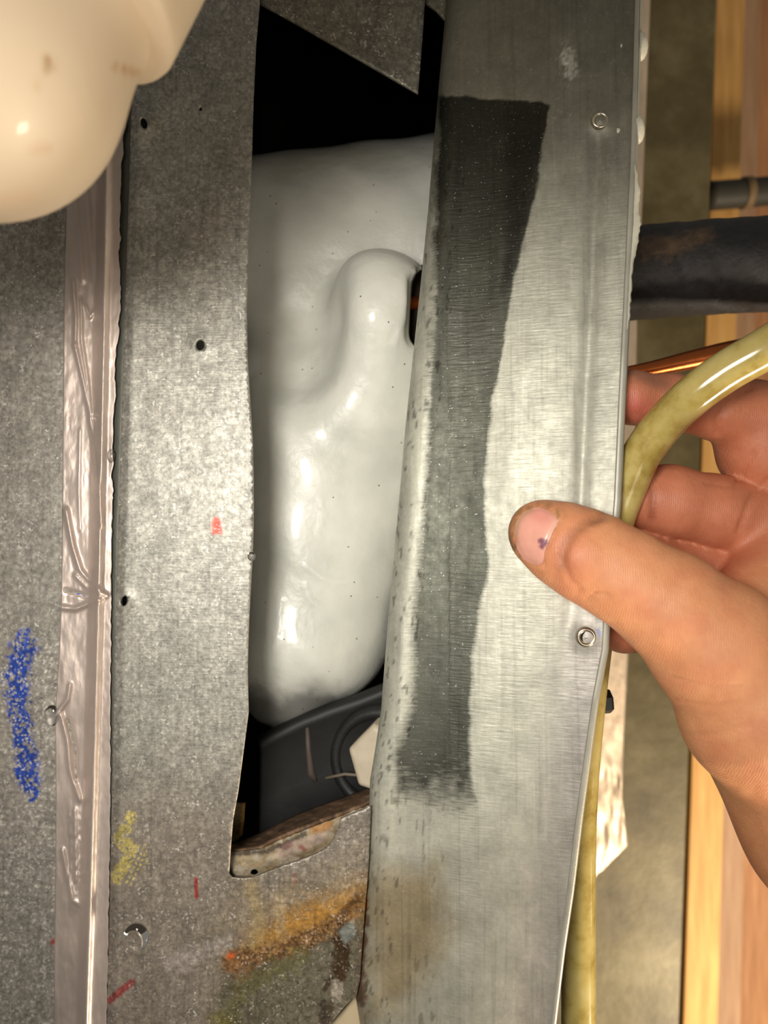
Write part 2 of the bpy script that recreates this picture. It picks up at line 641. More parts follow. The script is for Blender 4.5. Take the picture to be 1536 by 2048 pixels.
def hit(f, px, py, y0, y1, n=60):
    """depth at which the line of sight through a pixel meets a body"""
    ys = np.linspace(y0, y1, n); out = np.full(len(px), y1)
    done = np.zeros(len(px), bool); prev = None
    for y in ys:
        v = f(pt(px, py, np.full(len(px), y)))
        new = (v < 0) & ~done
        if prev is not None:
            out[new] = (y - (ys[1] - ys[0]) * (v / (v - prev + 1e-12)))[new]
        else:
            out[new] = y
        done |= new; prev = v
    return out, done

# ================================================================== STRUCTURE / BACKGROUND
M['wall'] = simple('dim_wall_boards', (120, 84, 44), .8, 0, 20, .001, .25, 8, stretch=(6, 6, .7))
V = np.array([(-1.6, 1.3, 0), (2.2, 1.3, 0), (2.2, 1.3, 2.6), (-1.6, 1.3, 2.6), (-1.6, 1.4, 0), (2.2, 1.4, 0), (2.2, 1.4, 2.6), (-1.6, 1.4, 2.6)])
BF = [[0, 3, 2, 1], [4, 5, 6, 7], [0, 1, 5, 4], [1, 2, 6, 5], [2, 3, 7, 6], [3, 0, 4, 7]]
tag(mesh('wall_back', V, BF, M['wall'], smooth=False), kind='structure')
V = np.array([(-1.6, -2.0, -.05), (2.2, -2.0, -.05), (2.2, 1.4, -.05), (-1.6, 1.4, -.05), (-1.6, -2.0, 0), (2.2, -2.0, 0), (2.2, 1.4, 0), (-1.6, 1.4, 0)])
M['floor'] = simple('concrete_floor', (120, 112, 100), .8, 0, 30, .001)
tag(mesh('floor', V, [f[::-1] for f in BF], M['floor'], smooth=False), kind='structure')

# return duct behind the swung panel (mottled olive-grey sheet)
m, nt, b = new_mat('weathered_duct_sheet'); M['duct_bg'] = m
co = nd(nt, 'ShaderNodeTexCoord').outputs['Object']
c = ramp(nt, noise(nt, co, 28, 6, .62), [(.32, lin((74, 63, 36))), (.52, lin((94, 83, 52))), (.72, lin((118, 107, 76)))])
L(nt, c, b.inputs['Base Color']); b.inputs['Metallic'].default_value = .15; b.inputs['Roughness'].default_value = .5
bump(nt, b, noise(nt, co, 60, 4), .0004)
o = beam('return_duct', (1010, 1444, -240), (1000, 1350, 2290), .22, .25, M['duct_bg'])
tag(o, 'mottled olive-grey sheet metal duct standing behind the hand and the hose', 'duct')

M['wood_a'] = wood_mat('pine_stud', (180, 130, 66), (208, 162, 94))
M['wood_b'] = wood_mat('weathered_stud', (150, 114, 84), (172, 138, 108))
M['wood_c'] = wood_mat('reddish_stud', (150, 100, 62), (180, 130, 88))
M['wood_d'] = wood_mat('pale_stud', (200, 178, 148), (216, 196, 166))
tag(beam('wooden_stud', (1446, 1502, -400), (1352, 1424, 2500), .36, .09, M['wood_a']),
    'pale yellow pine stud right beside the olive-grey duct', 'stud')
tag(beam('wooden_stud', (1496, 1530, -400), (1418, 1474, 2500), .48, .09, M['wood_b']),
    'greyish pink weathered stud between the pale pine stud and the reddish one', 'stud')
tag(beam('wooden_stud', (1528, 1600, -400), (1464, 1534, 2500), .52, .09, M['wood_c']),
    'reddish brown stud to the right of the greyish pink one', 'stud')
tag(beam('wooden_stud', (1610, 1700, -400), (1512, 1600, 2500), .63, .09, M['wood_d']),
    'pale grey stud showing only at the bottom right corner', 'stud')

# foil tape on the corner of the return duct
def foil_back():
    ys = np.arange(-80, 1765, 7.0)
    nc = 16; V = []
    for py in ys:
        xr = ip(py, [(-80, 1302), (0, 1300), (400, 1284), (650, 1273), (960, 1268), (1300, 1256), (1500, 1246), (1590, 1244), (1690, 1255), (1765, 1180)])
        xl = ip(py, [(-80, 1200), (1300, 1176), (1765, 1176)])
        for j in range(nc):
            u = j / (nc - 1); px = xl + (xr - xl) * u
            w = .0060 * (fbm(np.array(px / 14.), np.array(py / 60.), 3) - .5) * sstep(1350, 1600, py) + .0006 * (fbm(np.array(px / 14.), np.array(py / 90.), 9) - .5)
            V.append(pt(px, py, .212 - .004 * (1 - u) + w))
    return np.array(V), grid_faces(len(ys), nc)
V, Fs = foil_back()
tag(mesh('foil_tape', V, Fs, foil('pale_foil_tape', (206, 186, 164), .4, .0004), solid=.0004),
    'crumpled pale foil tape behind the right edge of the bent panel, cut off diagonally', 'tape')

# short dark pipe far behind
P_ = [pt(1416, 392, .33), pt(1470, 388, .33), pt(1560, 380, .33), pt(1640, 372, .33)]
root = empty('dark_pipe', P_[0], 'short dark pipe lying horizontally in front of the studs, top right', 'pipe')
V, Fs = tube(smooth_path(P_, 12), m_at(28, .33), 24); mesh('pipe', V, Fs, simple('dark_iron', (52, 48, 38), .6), root)
V, Fs = revolve([(m_at(28, .33), -.003), (m_at(31, .33), -.003), (m_at(31, .33), .003), (m_at(28, .33), .003)], P_[1] + (P_[2] - P_[1]) * .25, P_[2] - P_[1])
mesh('strap', V, Fs, simple('strap_brown', (120, 96, 66), .6), root)

# insulated suction line
path = smooth_path([pt(1085, 562, .072), pt(1180, 556, .072), pt(1280, 547, .072), pt(1400, 537, .070), pt(1536, 530, .066), pt(1660, 530, .064), pt(1900, 540, .064), pt(2300, 560, .064)], 90)
V, Fs = tube(path, m_at(91, .071), 72)
Vn = V.copy()
px_, py_ = topx(V)
c0 = np.repeat(path, 72, 0)
nr = (V - c0); nr /= np.linalg.norm(nr, axis=1)[:, None]
V = V + nr * ((fbm(px_ / 26, py_ / 50, 5) - .5) * .0012)[:, None]
cr = [[(1350, 500), (1362, 540), (1380, 580)], [(1430, 500), (1440, 545), (1470, 600)], [(1300, 560), (1330, 600)], [(1480, 520), (1500, 560)], [(1400, 560), (1440, 610), (1500, 620)]]
for l_ in cr:
    d, _ = seg_dist(px_, py_, l_); V = V - nr * (np.exp(-(d / 4) ** 2) * .0010 * (V[:, 1] < c0[:, 1]))[:, None]
pn = Paint(px_, py_, (36, 33, 33))
pn.area([(1275, 480), (1420, 462), (1430, 480), (1350, 510), (1290, 520)], (96, 74, 52), .75, 10, 40, 6, 3)
M['foam'] = attr_mat('black_pipe_foam', .6, 0, 700, .0003, .35, 300)
tag(mesh('insulated_pipe', V, Fs, M['foam'], col=pn.c),
    'thick black foam insulated refrigerant pipe running right from behind the bent panel', 'pipe')

# copper line behind the index finger
path = smooth_path([pt(1215, 752, .05), pt(1300, 738, .05), pt(1400, 716, .05), pt(1480, 702, .05), pt(1600, 690, .05), pt(2000, 660, .05)], 30)
V, Fs = tube(path, np.interp(np.arange(len(path)), [0, 20, 30], [.0022, .0052, .0052]), 20)
tag(mesh('copper_pipe', V, Fs, M['copper']), 'bare orange copper pipe above the index finger, behind the hose', 'pipe')

# black hex bolt showing past the panel edge
c0 = pt(1196, 1404, .022)
root = empty('hex_fitting', c0, 'small black hexagonal plug poking out past the right edge of the bent panel', 'fitting')
hx = []
for r, h in [(.0, .0), (.0044, .0), (.0044, .0035), (.0040, .0042), (.0, .0042)]:
    hx.append((r, h))
V, Fs = revolve(hx, c0 + np.array([.0005, 0, 0]), (1, 0, .08), 6); mesh('hex_head', V, Fs, simple('black_plug', (22, 22, 22), .4), root, smooth=False)
V, Fs = revolve([(0, -.012), (.0032, -.012), (.0032, .001), (0, .001)], c0, (1, 0, .08), 20); mesh('shank', V, Fs, M['screw'], root)

# ================================================================== LEFT DUCT WALL
YL = lambda px, py: .0075 + 0 * np.asarray(px) + .0008 * np.sin(np.asarray(py) / 300.)
out = [(-600, -600), (215, -600), (215, 2650), (-600, 2650)]
V2, T = cdt(out, [], 7, dense=[(-10, 125, 1240, 2060, 3.6)])
px_, py_ = V2[:, 0], V2[:, 1]
p = Paint(px_, py_, (158, 152, 142))
p.mix(sstep(1250, 1500, py_) * .45, (182, 173, 163))
n1 = fbm(px_ / 9, py_ / 9, 21); n2 = fbm(px_ / 45, py_ / 60, 22)
p.mix(sstep(.45, .7, n2) * .3, (166, 158, 150))
blue = np.zeros(len(px_))
for (l_, w) in [([(50, 1285), (30, 1360), (36, 1400)], 30), ([(36, 1420), (48, 1470), (60, 1560)], 28), ([(40, 1540), (66, 1590)], 14), ([(150, 1160), (165, 1200)], 12)]:
    d, _ = seg_dist(px_, py_, l_)
    blue = np.maximum(blue, 1 - sstep(w * .5, w, d + (n1 - .5) * 34))
p.mix(blue * sstep(.35, .43, fbm(px_ / 8, py_ / 8, 31)), (44, 78, 178))
spk = sstep(.63, .70, fbm(px_ / 4.5, py_ / 4.5, 41)) * (sstep(1200, 1320, py_) * .9 * (1 - sstep(1900, 2200, py_) * .5))
p.mix(spk, (222, 216, 204))
p.stroke([(106, 1885), (110, 1880)], 7, (190, 70, 60), .8)
V = pt(px_, py_, YL(px_, py_))
T = T[:, ::-1]
root = empty('supply_duct', V.mean(0) * [1, 1, 0] + [0, 0, V[:, 2].min()], 'spangled galvanised duct wall with blue paint marks, left of the foil tape', 'duct')
mesh('duct_wall', V, T, M['galv_left'], root, col=p.c)
a, b_ = V[:, 0].min(), -.0935; z0, z1 = V[:, 2].min(), V[:, 2].max()
bx = np.array([(x, y, z) for x in (a, b_ - .002) for y in (.0095, .28) for z in (z0, z1)])
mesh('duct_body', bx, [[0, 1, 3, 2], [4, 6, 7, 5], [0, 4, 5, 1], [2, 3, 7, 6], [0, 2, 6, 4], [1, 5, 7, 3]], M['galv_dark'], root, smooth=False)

# ================================================================== FRONT CASING
def xe(py): return ip(py, [(-600, 275), (0, 272), (180, 268), (230, 262), (400, 257), (700, 247), (1000, 238), (1200, 232), (1600, 224), (2048, 214), (2650, 212)])
op_left = [(522, -600), (519, 10), (512, 90), (507, 200), (503, 330), (497, 480), (493, 620), (495, 720), (500, 800), (505, 880), (507, 960), (507, 1050), (505, 1110), (501, 1180), (497, 1260), (495, 1340), (497, 1425), (486, 1510), (477, 1580), (466, 1640), (461, 1700), (458, 1748)]
op_low = [(464, 1755), (485, 1757), (505, 1755), (532, 1745), (562, 1733), (600, 1720), (636, 1706), (655, 1694), (668, 1676), (676, 1655), (681, 1637), (700, 1629), (742, 1612)]
right_low = [(741, 1650), (737, 1740), (732, 1800), (727, 1860), (720, 1960), (713, 1990), (690, 2012), (662, 2046), (640, 2070), (640, 2650)]
outline = [(float(xe(y)), y) for y in (-600, 0, 180, 230, 400, 700, 1000, 1200, 1600, 2048, 2650)][::-1] + op_left + op_low + right_low
holes = [circ(287, 246, 7, 12, 16, -.35), circ(400, 690, 9, 10.5, 18), circ(247.5, 1202, 7.5, 11, 16, .3), circ(401, 218, 3.2, 3.6, 10)]
V2, T = cdt(outline, holes, 6.5, dense=[(225, 305, 1625, 1770, 2.0), (418, 446, 1028, 1080, 3), (380, 404, 1750, 1802, 3), (420, 742, 1740, 2080, 3.6), (215, 275, 1950, 2010, 3)])
px_, py_ = V2[:, 0], V2[:, 1]
yy = .0009 * (fbm(px_ / 160, py_ / 260, 51) - .5)
for (hx_, hy_, hr, hh) in [(287, 246, 26, -.0016), (400, 690, 20, -.0006), (247, 1202, 20, -.0010)]:
    d = np.hypot(px_ - hx_, py_ - hy_); yy += hh * np.exp(-(d / hr) ** 2)
yy += -.0012 * np.exp(-((px_ - (xe(py_) + 2)) / 7.) ** 2) * -1      # slightly rounded left fold
p = Paint(px_, py_, (160, 157, 147))
n1 = fbm(px_ / 10, py_ / 10, 61); n2 = fbm(px_ / 60, py_ / 90, 62)
p.mix(sstep(.4, .7, n2) * .35, (164, 158, 148))

p.mix(sstep(1450, 1700, py_) * .6, (142, 126, 112))
p.area([(430, 1034), (438, 1036), (446, 1068), (424, 1068), (423, 1044)], (196, 74, 58), .9, 3, 5, 5, 1)
p.stroke([(392, 1758), (393, 1794)], 5, (170, 52, 52), .9)
p.stroke([(218, 2001), (264, 1965)], 9, (160, 60, 62), .85, .5, 5, 6)
p.stroke([(588, 1748), (590, 1765)], 5, (160, 76, 76), .7)
# rust washed down from the pan
p.area([(470, 1765), (560, 1760), (690, 1720), (738, 1690), (735, 1990), (430, 2048), (430, 1960), (380, 1900)], (146, 132, 110), .6, 30, 60, 34, 2)
p.area([(470, 1920), (520, 1855), (590, 1800), (738, 1765), (730, 1815), (660, 1850), (590, 1885), (520, 1910)], (186, 142, 74), .7, 46, 50, 40, 5)
p.area([(510, 1885), (560, 1835), (640, 1805), (734, 1790), (726, 1815), (650, 1855), (590, 1878)], (196, 142, 58), .8, 26, 40, 26, 55)
p.stroke([(500, 1770), (520, 1850), (505, 1900)], 22, (176, 152, 96), .45, .9, 20, 8, 5)
p.stroke([(560, 1795), (562, 1860)], 18, (196, 178, 140), .5, .9, 14, 9, 33)
p.area([(440, 1950), (520, 1925), (600, 1900), (680, 1862), (725, 1840), (715, 1985), (640, 2060), (430, 2120)], (120, 114, 96), .9, 14, 30, 16, 9)
gr = sstep(.44, .60, fbm(px_ / 4.5, py_ / 4.5, 77))
dl, _ = seg_dist(px_, py_, [(460, 1922), (510, 1912), (570, 1898), (630, 1872), (690, 1838), (724, 1806)])
dl = dl + (fbm(px_ / 11, py_ / 9, 78) - .5) * 34
p.mix((1 - sstep(10, 26, dl)) * .75, (138, 98, 52))
p.mix((1 - sstep(10, 28, dl)) * gr * .8, (84, 56, 30))
p.mix((1 - sstep(8, 26, dl)) * sstep(.56, .66, fbm(px_ / 3.6, py_ / 3.6, 79)) * .7, (206, 160, 104))
dl, _ = seg_dist(px_, py_, [(470, 1925), (480, 1945), (500, 1930)])
p.mix((1 - sstep(10, 34, dl + (n1 - .5) * 20)) * sstep(.45, .6, fbm(px_ / 3.6, py_ / 3.6, 76)) * .7, (158, 108, 66))
p.stroke([(450, 2060), (480, 1985), (540, 1938), (600, 1920)], 30, (112, 108, 58), .6, .8, 60, 12, 14)
p.stroke([(430, 2040), (470, 2060)], 24, (128, 120, 52), .6, .7, 30, 8, 15)
p.area([(452, 1912), (458, 1904), (472, 1906), (470, 1914), (456, 1920)], (214, 104, 40), .95, 2)
p.stroke([(688, 1862), (682, 1890), (684, 1925), (676, 1952)], 20, (70, 46, 18), .95, .4, 34, 7, 16)
p.stroke([(690, 1820), (705, 1806), (715, 1800)], 10, (88, 58, 22), .85, .5, 14, 6, 46)
p.stroke([(664, 1955), (650, 1978)], 6, (60, 44, 24), .8)
p.stroke([(672, 1968), (676, 1996)], 13, (200, 188, 172), .75, .6, 16, 5, 17)
p.stroke([(650, 2010), (652, 2048), (636, 2080)], 16, (62, 48, 38), .8, .6, 30, 8, 19)
p.area([(676, 1862), (708, 1838), (712, 1868), (690, 1890)], (150, 158, 152), .75, 4)
p.mix(sstep(.60, .66, fbm(px_ / 5, py_ / 5, 71)) * sstep(1890, 1960, py_) * (px_ > 440) * .6, (88, 74, 50))
p.mix(sstep(.60, .68, fbm(px_ / 7, py_ / 11, 72)) * sstep(1660, 1700, py_) * (1 - sstep(1780, 1840, py_)) * (px_ > 520) * .55, (186, 176, 158))
p.mix(np.exp(-((px_ - 728) / 12.) ** 2) * sstep(1700, 1800, py_) * .6, (130, 96, 44))
# chalky scuff
p.stroke([(340, 1925), (400, 1905), (450, 1885)], 26, (188, 178, 172), .6, .8, 40, 9, 18)
# yellow net-like print
q = (px_ - 235) * .5 + (py_ - 1640) * .87; r = (px_ - 235) * .87 - (py_ - 1640) * .5
net = ((np.sin(px_ * .62 + py_ * .30) > .15) & (np.sin(py_ * .55 - px_ * .25) > -.2))
blob = (1 - sstep(8, 13, seg_dist(px_, py_, [(262, 1632), (254, 1655), (246, 1668)])[0] + (n1 - .5) * 14))
blob = np.maximum(blob, 1 - sstep(9, 15, seg_dist(px_, py_, [(240, 1680), (262, 1695), (246, 1735), (234, 1755)])[0] + (n1 - .5) * 16))
p.mix(blob * sstep(.40, .52, fbm(px_ / 3.5, py_ / 3.5, 81) + .06) * .9, (204, 186, 108))
reg = inside(px_, py_, [(262, 1690), (298, 1688), (296, 1725), (262, 1772), (250, 1765)])
p.mix(reg * net * .9, (210, 190, 116))
V = pt(px_, py_, yy)
root = empty('furnace_casing', pt(400, 2650, 0)[()], 'galvanised furnace casing front with a long cut-out and rust stained lower end', 'furnace')
o = mesh('front_sheet', V, T[:, ::-1], M['galv'], root, col=p.c, solid=.0007)
o['label'] = 'punched galvanised front strip with red ticks, yellow print and orange rust'
# flange seen behind the left fold
V = []
ys = np.arange(-600, 2651, 30.)
for py in ys:
    for dx, y_ in ((-42, .0045), (-4, .0035), (14, .003)):
        V.append(pt(xe(py) + dx, py, y_))
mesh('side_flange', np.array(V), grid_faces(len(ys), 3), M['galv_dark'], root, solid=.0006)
# torn tabs at the top of the cut-out
def tab(outline_, yf, basec, s, label):
    V2, T = cdt(outline_, [], 9)
    x, y = V2[:, 0], V2[:, 1]
    pp = Paint(x, y, basec); pp.mix(sstep(.4, .7, fbm(x / 40, y / 60, s)) * .4, (134, 130, 114))
    o = mesh('bent_tab', pt(x, y, yf(x, y)), T[:, ::-1], M['galv'], root, col=pp.c, solid=.0007)
    o['label'] = label
tab([(516, -600), (519, 8), (560, 30), (600, 52), (640, 75), (680, 98), (720, 121), (760, 144), (800, 167), (836, 188), (840, 140), (845, 80), (850, 0), (852, -600)],
    lambda x, y: .0035 + .004 * sstep(500, 850, x), (124, 120, 108), 91, 'triangular torn tab pointing down at the top of the opening')
tab([(848, -600), (850, 6), (872, 22), (896, 48), (905, -600)], lambda x, y: .010 + 0 * x, (118, 114, 100), 92, 'narrow torn tab beside the bent panel')

# dark liner box behind the opening
xa, xb, y0, y1, z0, z1 = -.091, .047, .0125, .30, H - .30, H + .30
V = np.array([(x, y, z) for x in (xa, xb) for y in (y0, y1) for z in (z0, z1)])
mesh('cabinet_liner', V, [[0, 1, 3, 2], [4, 6, 7, 5], [2, 3, 7, 6], [0, 2, 6, 4], [1, 5, 7, 3]], M['black'], root, smooth=False, solid=.001)

# rusty coil tray behind the lower edge
tr = empty('coil_tray', pt(600, 1760, .01), 'rusty brown steel tray lip crossing the bottom of the opening', 'tray')
ft = [(440, 1712), (470, 1706), (520, 1700), (560, 1680), (600, 1664), (640, 1648), (690, 1630), (745, 1606), (790, 1590)]
bk = [(440, 1700), (480, 1690), (530, 1668), (570, 1648), (600, 1633), (640, 1618), (690, 1600), (738, 1582), (790, 1572)]
xs = np.linspace(440, 790, 90)
V = []
fy = np.interp(xs, *zip(*ft)); by = np.interp(xs, *zip(*bk))
for j in range(14):
    u = j / 13.
    wob = (fbm(xs / 16, xs * 0 + j * .8, 101) - .5)
    V.append(pt(xs, by + (fy - by) * u + wob * 6 * (u > .2), .034 - .026 * u + wob * .0015))
V = np.concatenate(V); px_, py_ = topx(V)
p = Paint(px_, py_, (104, 78, 54)); p.mix(sstep(.5, .7, fbm(px_ / 20, py_ / 5, 5)) * .7, (150, 118, 92)); p.mix(sstep(.55, .7, fbm(px_ / 9, py_ / 9, 6)) * .5, (56, 44, 38))
mesh('tray_top', V, grid_faces(14, 90), M['rust'], tr, col=p.c, solid=.0012)
# crusted face below the lip with a drilled hole
outl = [(446, 1706), (520, 1699), (560, 1680), (600, 1664), (640, 1648), (690, 1630), (750, 1606), (750, 1700), (640, 1765), (560, 1775), (446, 1775)]
V2, T = cdt(outl, [circ(508, 1746, 8, 7, 16, -.5)], 4)
px_, py_ = V2[:, 0], V2[:, 1]
d, _ = seg_dist(px_, py_, [(480, 1735), (540, 1716), (600, 1690), (652, 1660)])
yd = .0062 + .0012 * (1 - sstep(10, 34, d)) * -1 + (fbm(px_ / 12, py_ / 12, 103) - .5) * .0016
p = Paint(px_, py_, (158, 142, 112))
p.mix(sstep(.45, .62, fbm(px_ / 16, py_ / 12, 7)) * .8, (176, 164, 146))
p.mix(sstep(.55, .66, fbm(px_ / 8, py_ / 8, 8)) * .6, (138, 106, 62))
p.stroke([(560, 1706), (640, 1676)], 16, (172, 150, 138), .7, .6, 14, 7)
p.stroke([(630, 1655), (655, 1650)], 16, (186, 128, 62), .7, .8, 20, 8)
p.stroke([(452, 1708), (530, 1704), (560, 1690), (610, 1668)], 7, (48, 38, 30), .8, .6, 10, 6)
p.stroke([(600, 1693), (610, 1700)], 6, (120, 66, 56), .8); p.stroke([(570, 1695), (580, 1688)], 8, (128, 84, 78), .7)
o = mesh('tray_face', pt(px_, py_, yd), T[:, ::-1], M['rust'], tr, col=p.c, solid=.001)
o['label'] = 'crusted pale face of the tray with one drilled hole'
V2, T = cdt([(440, 1606), (490, 1607), (488, 1640), (484, 1670), (470, 1684), (440, 1684)], [], 6)
p = Paint(V2[:, 0], V2[:, 1], (112, 96, 62)); p.stroke([(490, 1607), (488, 1640), (484, 1670)], 6, (190, 140, 60), .8)
mesh('corner_tab', pt(V2[:, 0], V2[:, 1], .024 + V2[:, 0] * 0), T[:, ::-1], M['rust'], tr, col=p.c, solid=.001)

# black drain pan with boss, elbow and pale nut
dp = empty('drain_pan', pt(630, 1640, .035), 'black plastic drain pan below the ice with an outlet boss', 'drain pan')
edge = [(520, 1485), (560, 1464), (600, 1444), (660, 1420), (720, 1400), (775, 1378), (900, 1330)]
xs = np.array([q_[0] for q_ in edge]); ey = np.array([q_[1] for q_ in edge])
V = []
prof = [(-6, .075), (-4, .0445), (0, .0412), (3, .0405), (8, .0405), (12, .0412), (120, .0415), (330, .042)]
for dy, y_ in prof:
    xx = np.interp(np.linspace(0, 1, 40), np.linspace(0, 1, len(xs)), xs)
    V.append(pt(xx, np.interp(xx, xs, ey) + dy, np.full(40, y_)))
mesh('pan_wall', np.concatenate(V), grid_faces(len(prof), 40), M['pan'], dp, solid=.002)
V, Fs = tube([pt(614, 1446, .040), pt(617, 1500, .0395), pt(622, 1545, .0395), pt(632, 1562, .040)], [.0008, .0012, .0016, .001], 10)
o = mesh('moulded_rib', V, Fs, simple('dusty_rib', (84, 72, 66), .6), dp)
cb = pt(768, 1514, .040)
V, Fs = revolve([(.021, .010), (.021, -.004), (.0198, -.006), (.0165, -.0066), (.0160, -.003), (.0150, .004)], cb, (.25, .97, 0), 48, ref=(0, 0, 1))
mesh('outlet_boss', V, Fs, M['pan'], dp)
V, Fs = tube([pt(652, 1556, .037), pt(690, 1548, .034), pt(735, 1552, .032)], .0006, 8)
mesh('seam_line', V, Fs, simple('seam_dust', (120, 108, 92), .6), dp)
nut = empty('pipe_nut', pt(762, 1585, .03), 'cream white hexagonal plastic nut half hidden behind the bent panel', 'nut')
cn = pt(770, 1516, .026)
V, Fs = revolve([(.0, -.004), (.0122, -.004), (.0136, -.0026), (.0136, .010), (.0, .010)], cn, (.22, .97, 0), 6, ref=(.25, 0, 1))
o = mesh('hex_body', V, Fs, simple('cream_nut_plastic', (206, 192, 168), .5, 0, 200, .0002, .12, 120), nut, smooth=False)
bv = o.modifiers.new('bevel', 'BEVEL'); bv.width = .0008; bv.segments = 3

# cream wedge showing through the lower gap
V2, T = cdt([(640, 2075), (700, 2008), (716, 1984), (735, 2020), (745, 2110), (640, 2110)], [], 10)
tag(mesh('wooden_block', pt(V2[:, 0], V2[:, 1], .0075 + 0 * V2[:, 0]), T[:, ::-1], wood_mat('cream_wood', (208, 186, 150), (222, 204, 170)), solid=.004),
    'cream wooden block showing through the torn gap at the bottom centre', 'wood')

# ================================================================== ICE
def r_(px, y): return m_at(px, y)
def ice_f(P):
    up = cone(P, pt(500, 580, .118), pt(900, 535, .118), r_(240, .118), r_(242, .118))
    a = cone(P, pt(628, 860, .076), pt(604, 1270, .062), r_(186, .076), r_(132, .062))
    a = smin(a, cone(P, pt(592, 1310, .060), pt(575, 1378, .060), r_(108, .060), r_(86, .060)), .012)
    c_ = cone(P, pt(752, 880, .074), pt(676, 1265, .068), r_(150, .074), r_(108, .068))
    e_ = cone(P, pt(760, 640, .049), pt(732, 800, .063), r_(134, .049), r_(150, .063))
    g = smin(a, c_, .016)
    g = smin(g, up, .034)
    g = smin(g, e_, .008)
    g = smax(g, -cone(P, pt(612, 640, .040), pt(592, 715, .040), .0125, .0105), .022)
    # wrinkle folds
    g = g + .0005 * np.sin(P[..., 0] * 170 + P[..., 2] * 60) * np.sin(P[..., 2] * 120 + 1.3)
    # hollow round the coil tube
    h_ = np.minimum(cone(P, pt(855, 570, .037), pt(847, 668, .037), r_(38, .037), r_(36, .037)), np.minimum(cone(P, pt(854, 570, .028), pt(846, 668, .028), r_(38, .034), r_(36, .034)), cone(P, pt(856, 570, .046), pt(848, 668, .046), r_(38, .046), r_(36, .046))))
    g = smax(g, -h_, .0015)
    # sheared underside
    n_ = np.array([.20, 0, -1.0]); n_ /= np.linalg.norm(n_)
    g = smax(g, (P - pt(600, 1462, .06)) @ np.array([.30, 0, -.954]), .010)
    g = smax(g, P[..., 0] - .045, .003); g = smax(g, -(P[..., 0] + .087), .003)
    return g
V, Q = nets(ice_f, (-.092, .012, H - .115), (.050, .20, H + .19), .00125)
N = sdf_normals(ice_f, V)
px_, py_ = topx(V)
cl = 1 - sstep(38, 95, seg_dist(px_, py_, [(500, 1440), (560, 1460), (640, 1440)])[0] + (fbm(px_ / 20, py_ / 20, 111) - .5) * 30)
for l_, w, h_ in [([(640, 1000), (648, 1030), (636, 1070)], 3, .0005), ([(608, 1130), (650, 1160), (720, 1165)], 4, .0005), ([(610, 1170), (620, 1200), (636, 1212)], 3, .0006),
                  ([(780, 640), (800, 650), (790, 690)], 5, .0005), ([(560, 1200), (550, 1300)], 6, .0006)]:
    d, _ = seg_dist(px_, py_, l_); V = V + N * (np.exp(-(d / w) ** 2) * h_)[:, None]
tag(mesh('ice_block', V, Q, M['ice'], attrs={'clear': cl * .85}),
    'large smooth white ice mass filling the opening, bulging over the frozen coil', 'ice')
V, Fs = tube([pt(862, 545, .049), pt(850, 600, .046), pt(844, 700, .049)], .0058, 20)
ct = empty('coil_tube', pt(854, 690, .046), 'bit of copper coil tube in the dark hollow of the ice', 'tube')
mesh('tube', V, Fs, simple('shaded_copper', (40, 28, 20), .6, .2), ct)  # copper tube coloured near black to fill the hollow with shade
V, Fs = tube([pt(850, 602, .0455), pt(848, 624, .0455)], .0066, 20)
mesh('tube_collar', V, Fs, M['copper'], ct)

# ================================================================== BENT PANEL
XL = [(-600, 905), (0, 897), (130, 885), (290, 871), (420, 860), (560, 846), (720, 829), (850, 815), (1000, 802), (1150, 788), (1290, 776), (1420, 766), (1500, 754), (1560, 744), (1650, 741), (1800, 731), (1900, 723), (1985, 714), (2048, 724), (2650, 740)]
XR = [(-600, 1284), (0, 1281), (130, 1278), (300, 1273), (450, 1266), (640, 1257), (800, 1249), (1000, 1240), (1150, 1228), (1230, 1219), (1300, 1215), (1400, 1196), (1500, 1182), (1640, 1163), (1780, 1146), (1900, 1128), (2048, 1110), (2650, 1088)]
def yl(py): return ip(py, [(-600, .004), (300, .002), (1000, -.001), (1500, -.0015), (2048, -.0015), (2650, -.0015)])
def yr(py): return ip(py, [(-600, -.010), (500, -.016), (1000, -.020), (1400, -.018), (2048, -.010), (2650, -.008)])
rows = np.arange(-600, 2651, 5.0)
back = np.linspace(.050, .010, 6)
na, nf = 16, 110
V = []; uu = []
PANEL_R = .0075
def panel_y(px, py):
    """front-face depth of the flat part"""
    xl, xr = np.interp(py, *zip(*XL)), np.interp(py, *zip(*XR))
    w = np.clip((px - (xl + 45)) / (xr - xl - 45), 0, 1)
    y = yl(py) + (yr(py) - yl(py)) * (w ** 1.6)
    y = y - .0030 * np.sin(np.pi * w) ** 2 + .0010 * np.exp(-((px - (xr - 78)) / 16.) ** 2) * sstep(1500, 900, py) * sstep(200, 320, py)
    y = y + .0010 * (fbm(px / 120, py / 230, 121) - .5) * sstep(0, .3, w)
    for (hx_, hy_) in ((1200, 242), (1172, 1274)):
        y = y - .0016 * np.exp(-((px - hx_) ** 2 + (py - hy_) ** 2) / 24. ** 2)
    return y
for py in rows:
    xl, xr = np.interp(py, *zip(*XL)), np.interp(py, *zip(*XR))
    for y in back: V.append(pt(xl + 5, py, y + yl(py)))
    for k in range(na):
        th = math.pi / 2 * (k + 1) / na
        V.append(pt(xl + 45 * (1 - math.cos(th)), py, yl(py) + PANEL_R * (1 - math.sin(th))))
    xx = np.linspace(xl + 45, xr, nf + 1)[1:]
    V.append(pt(xx, np.full(nf, py), panel_y(xx, np.full(nf, py))).reshape(-1, 3))
V = np.vstack([np.atleast_2d(v) for v in V]); nc = len(back) + na + nf
px_, py_ = topx(V)
p = Paint(px_, py_, (192, 190, 174))
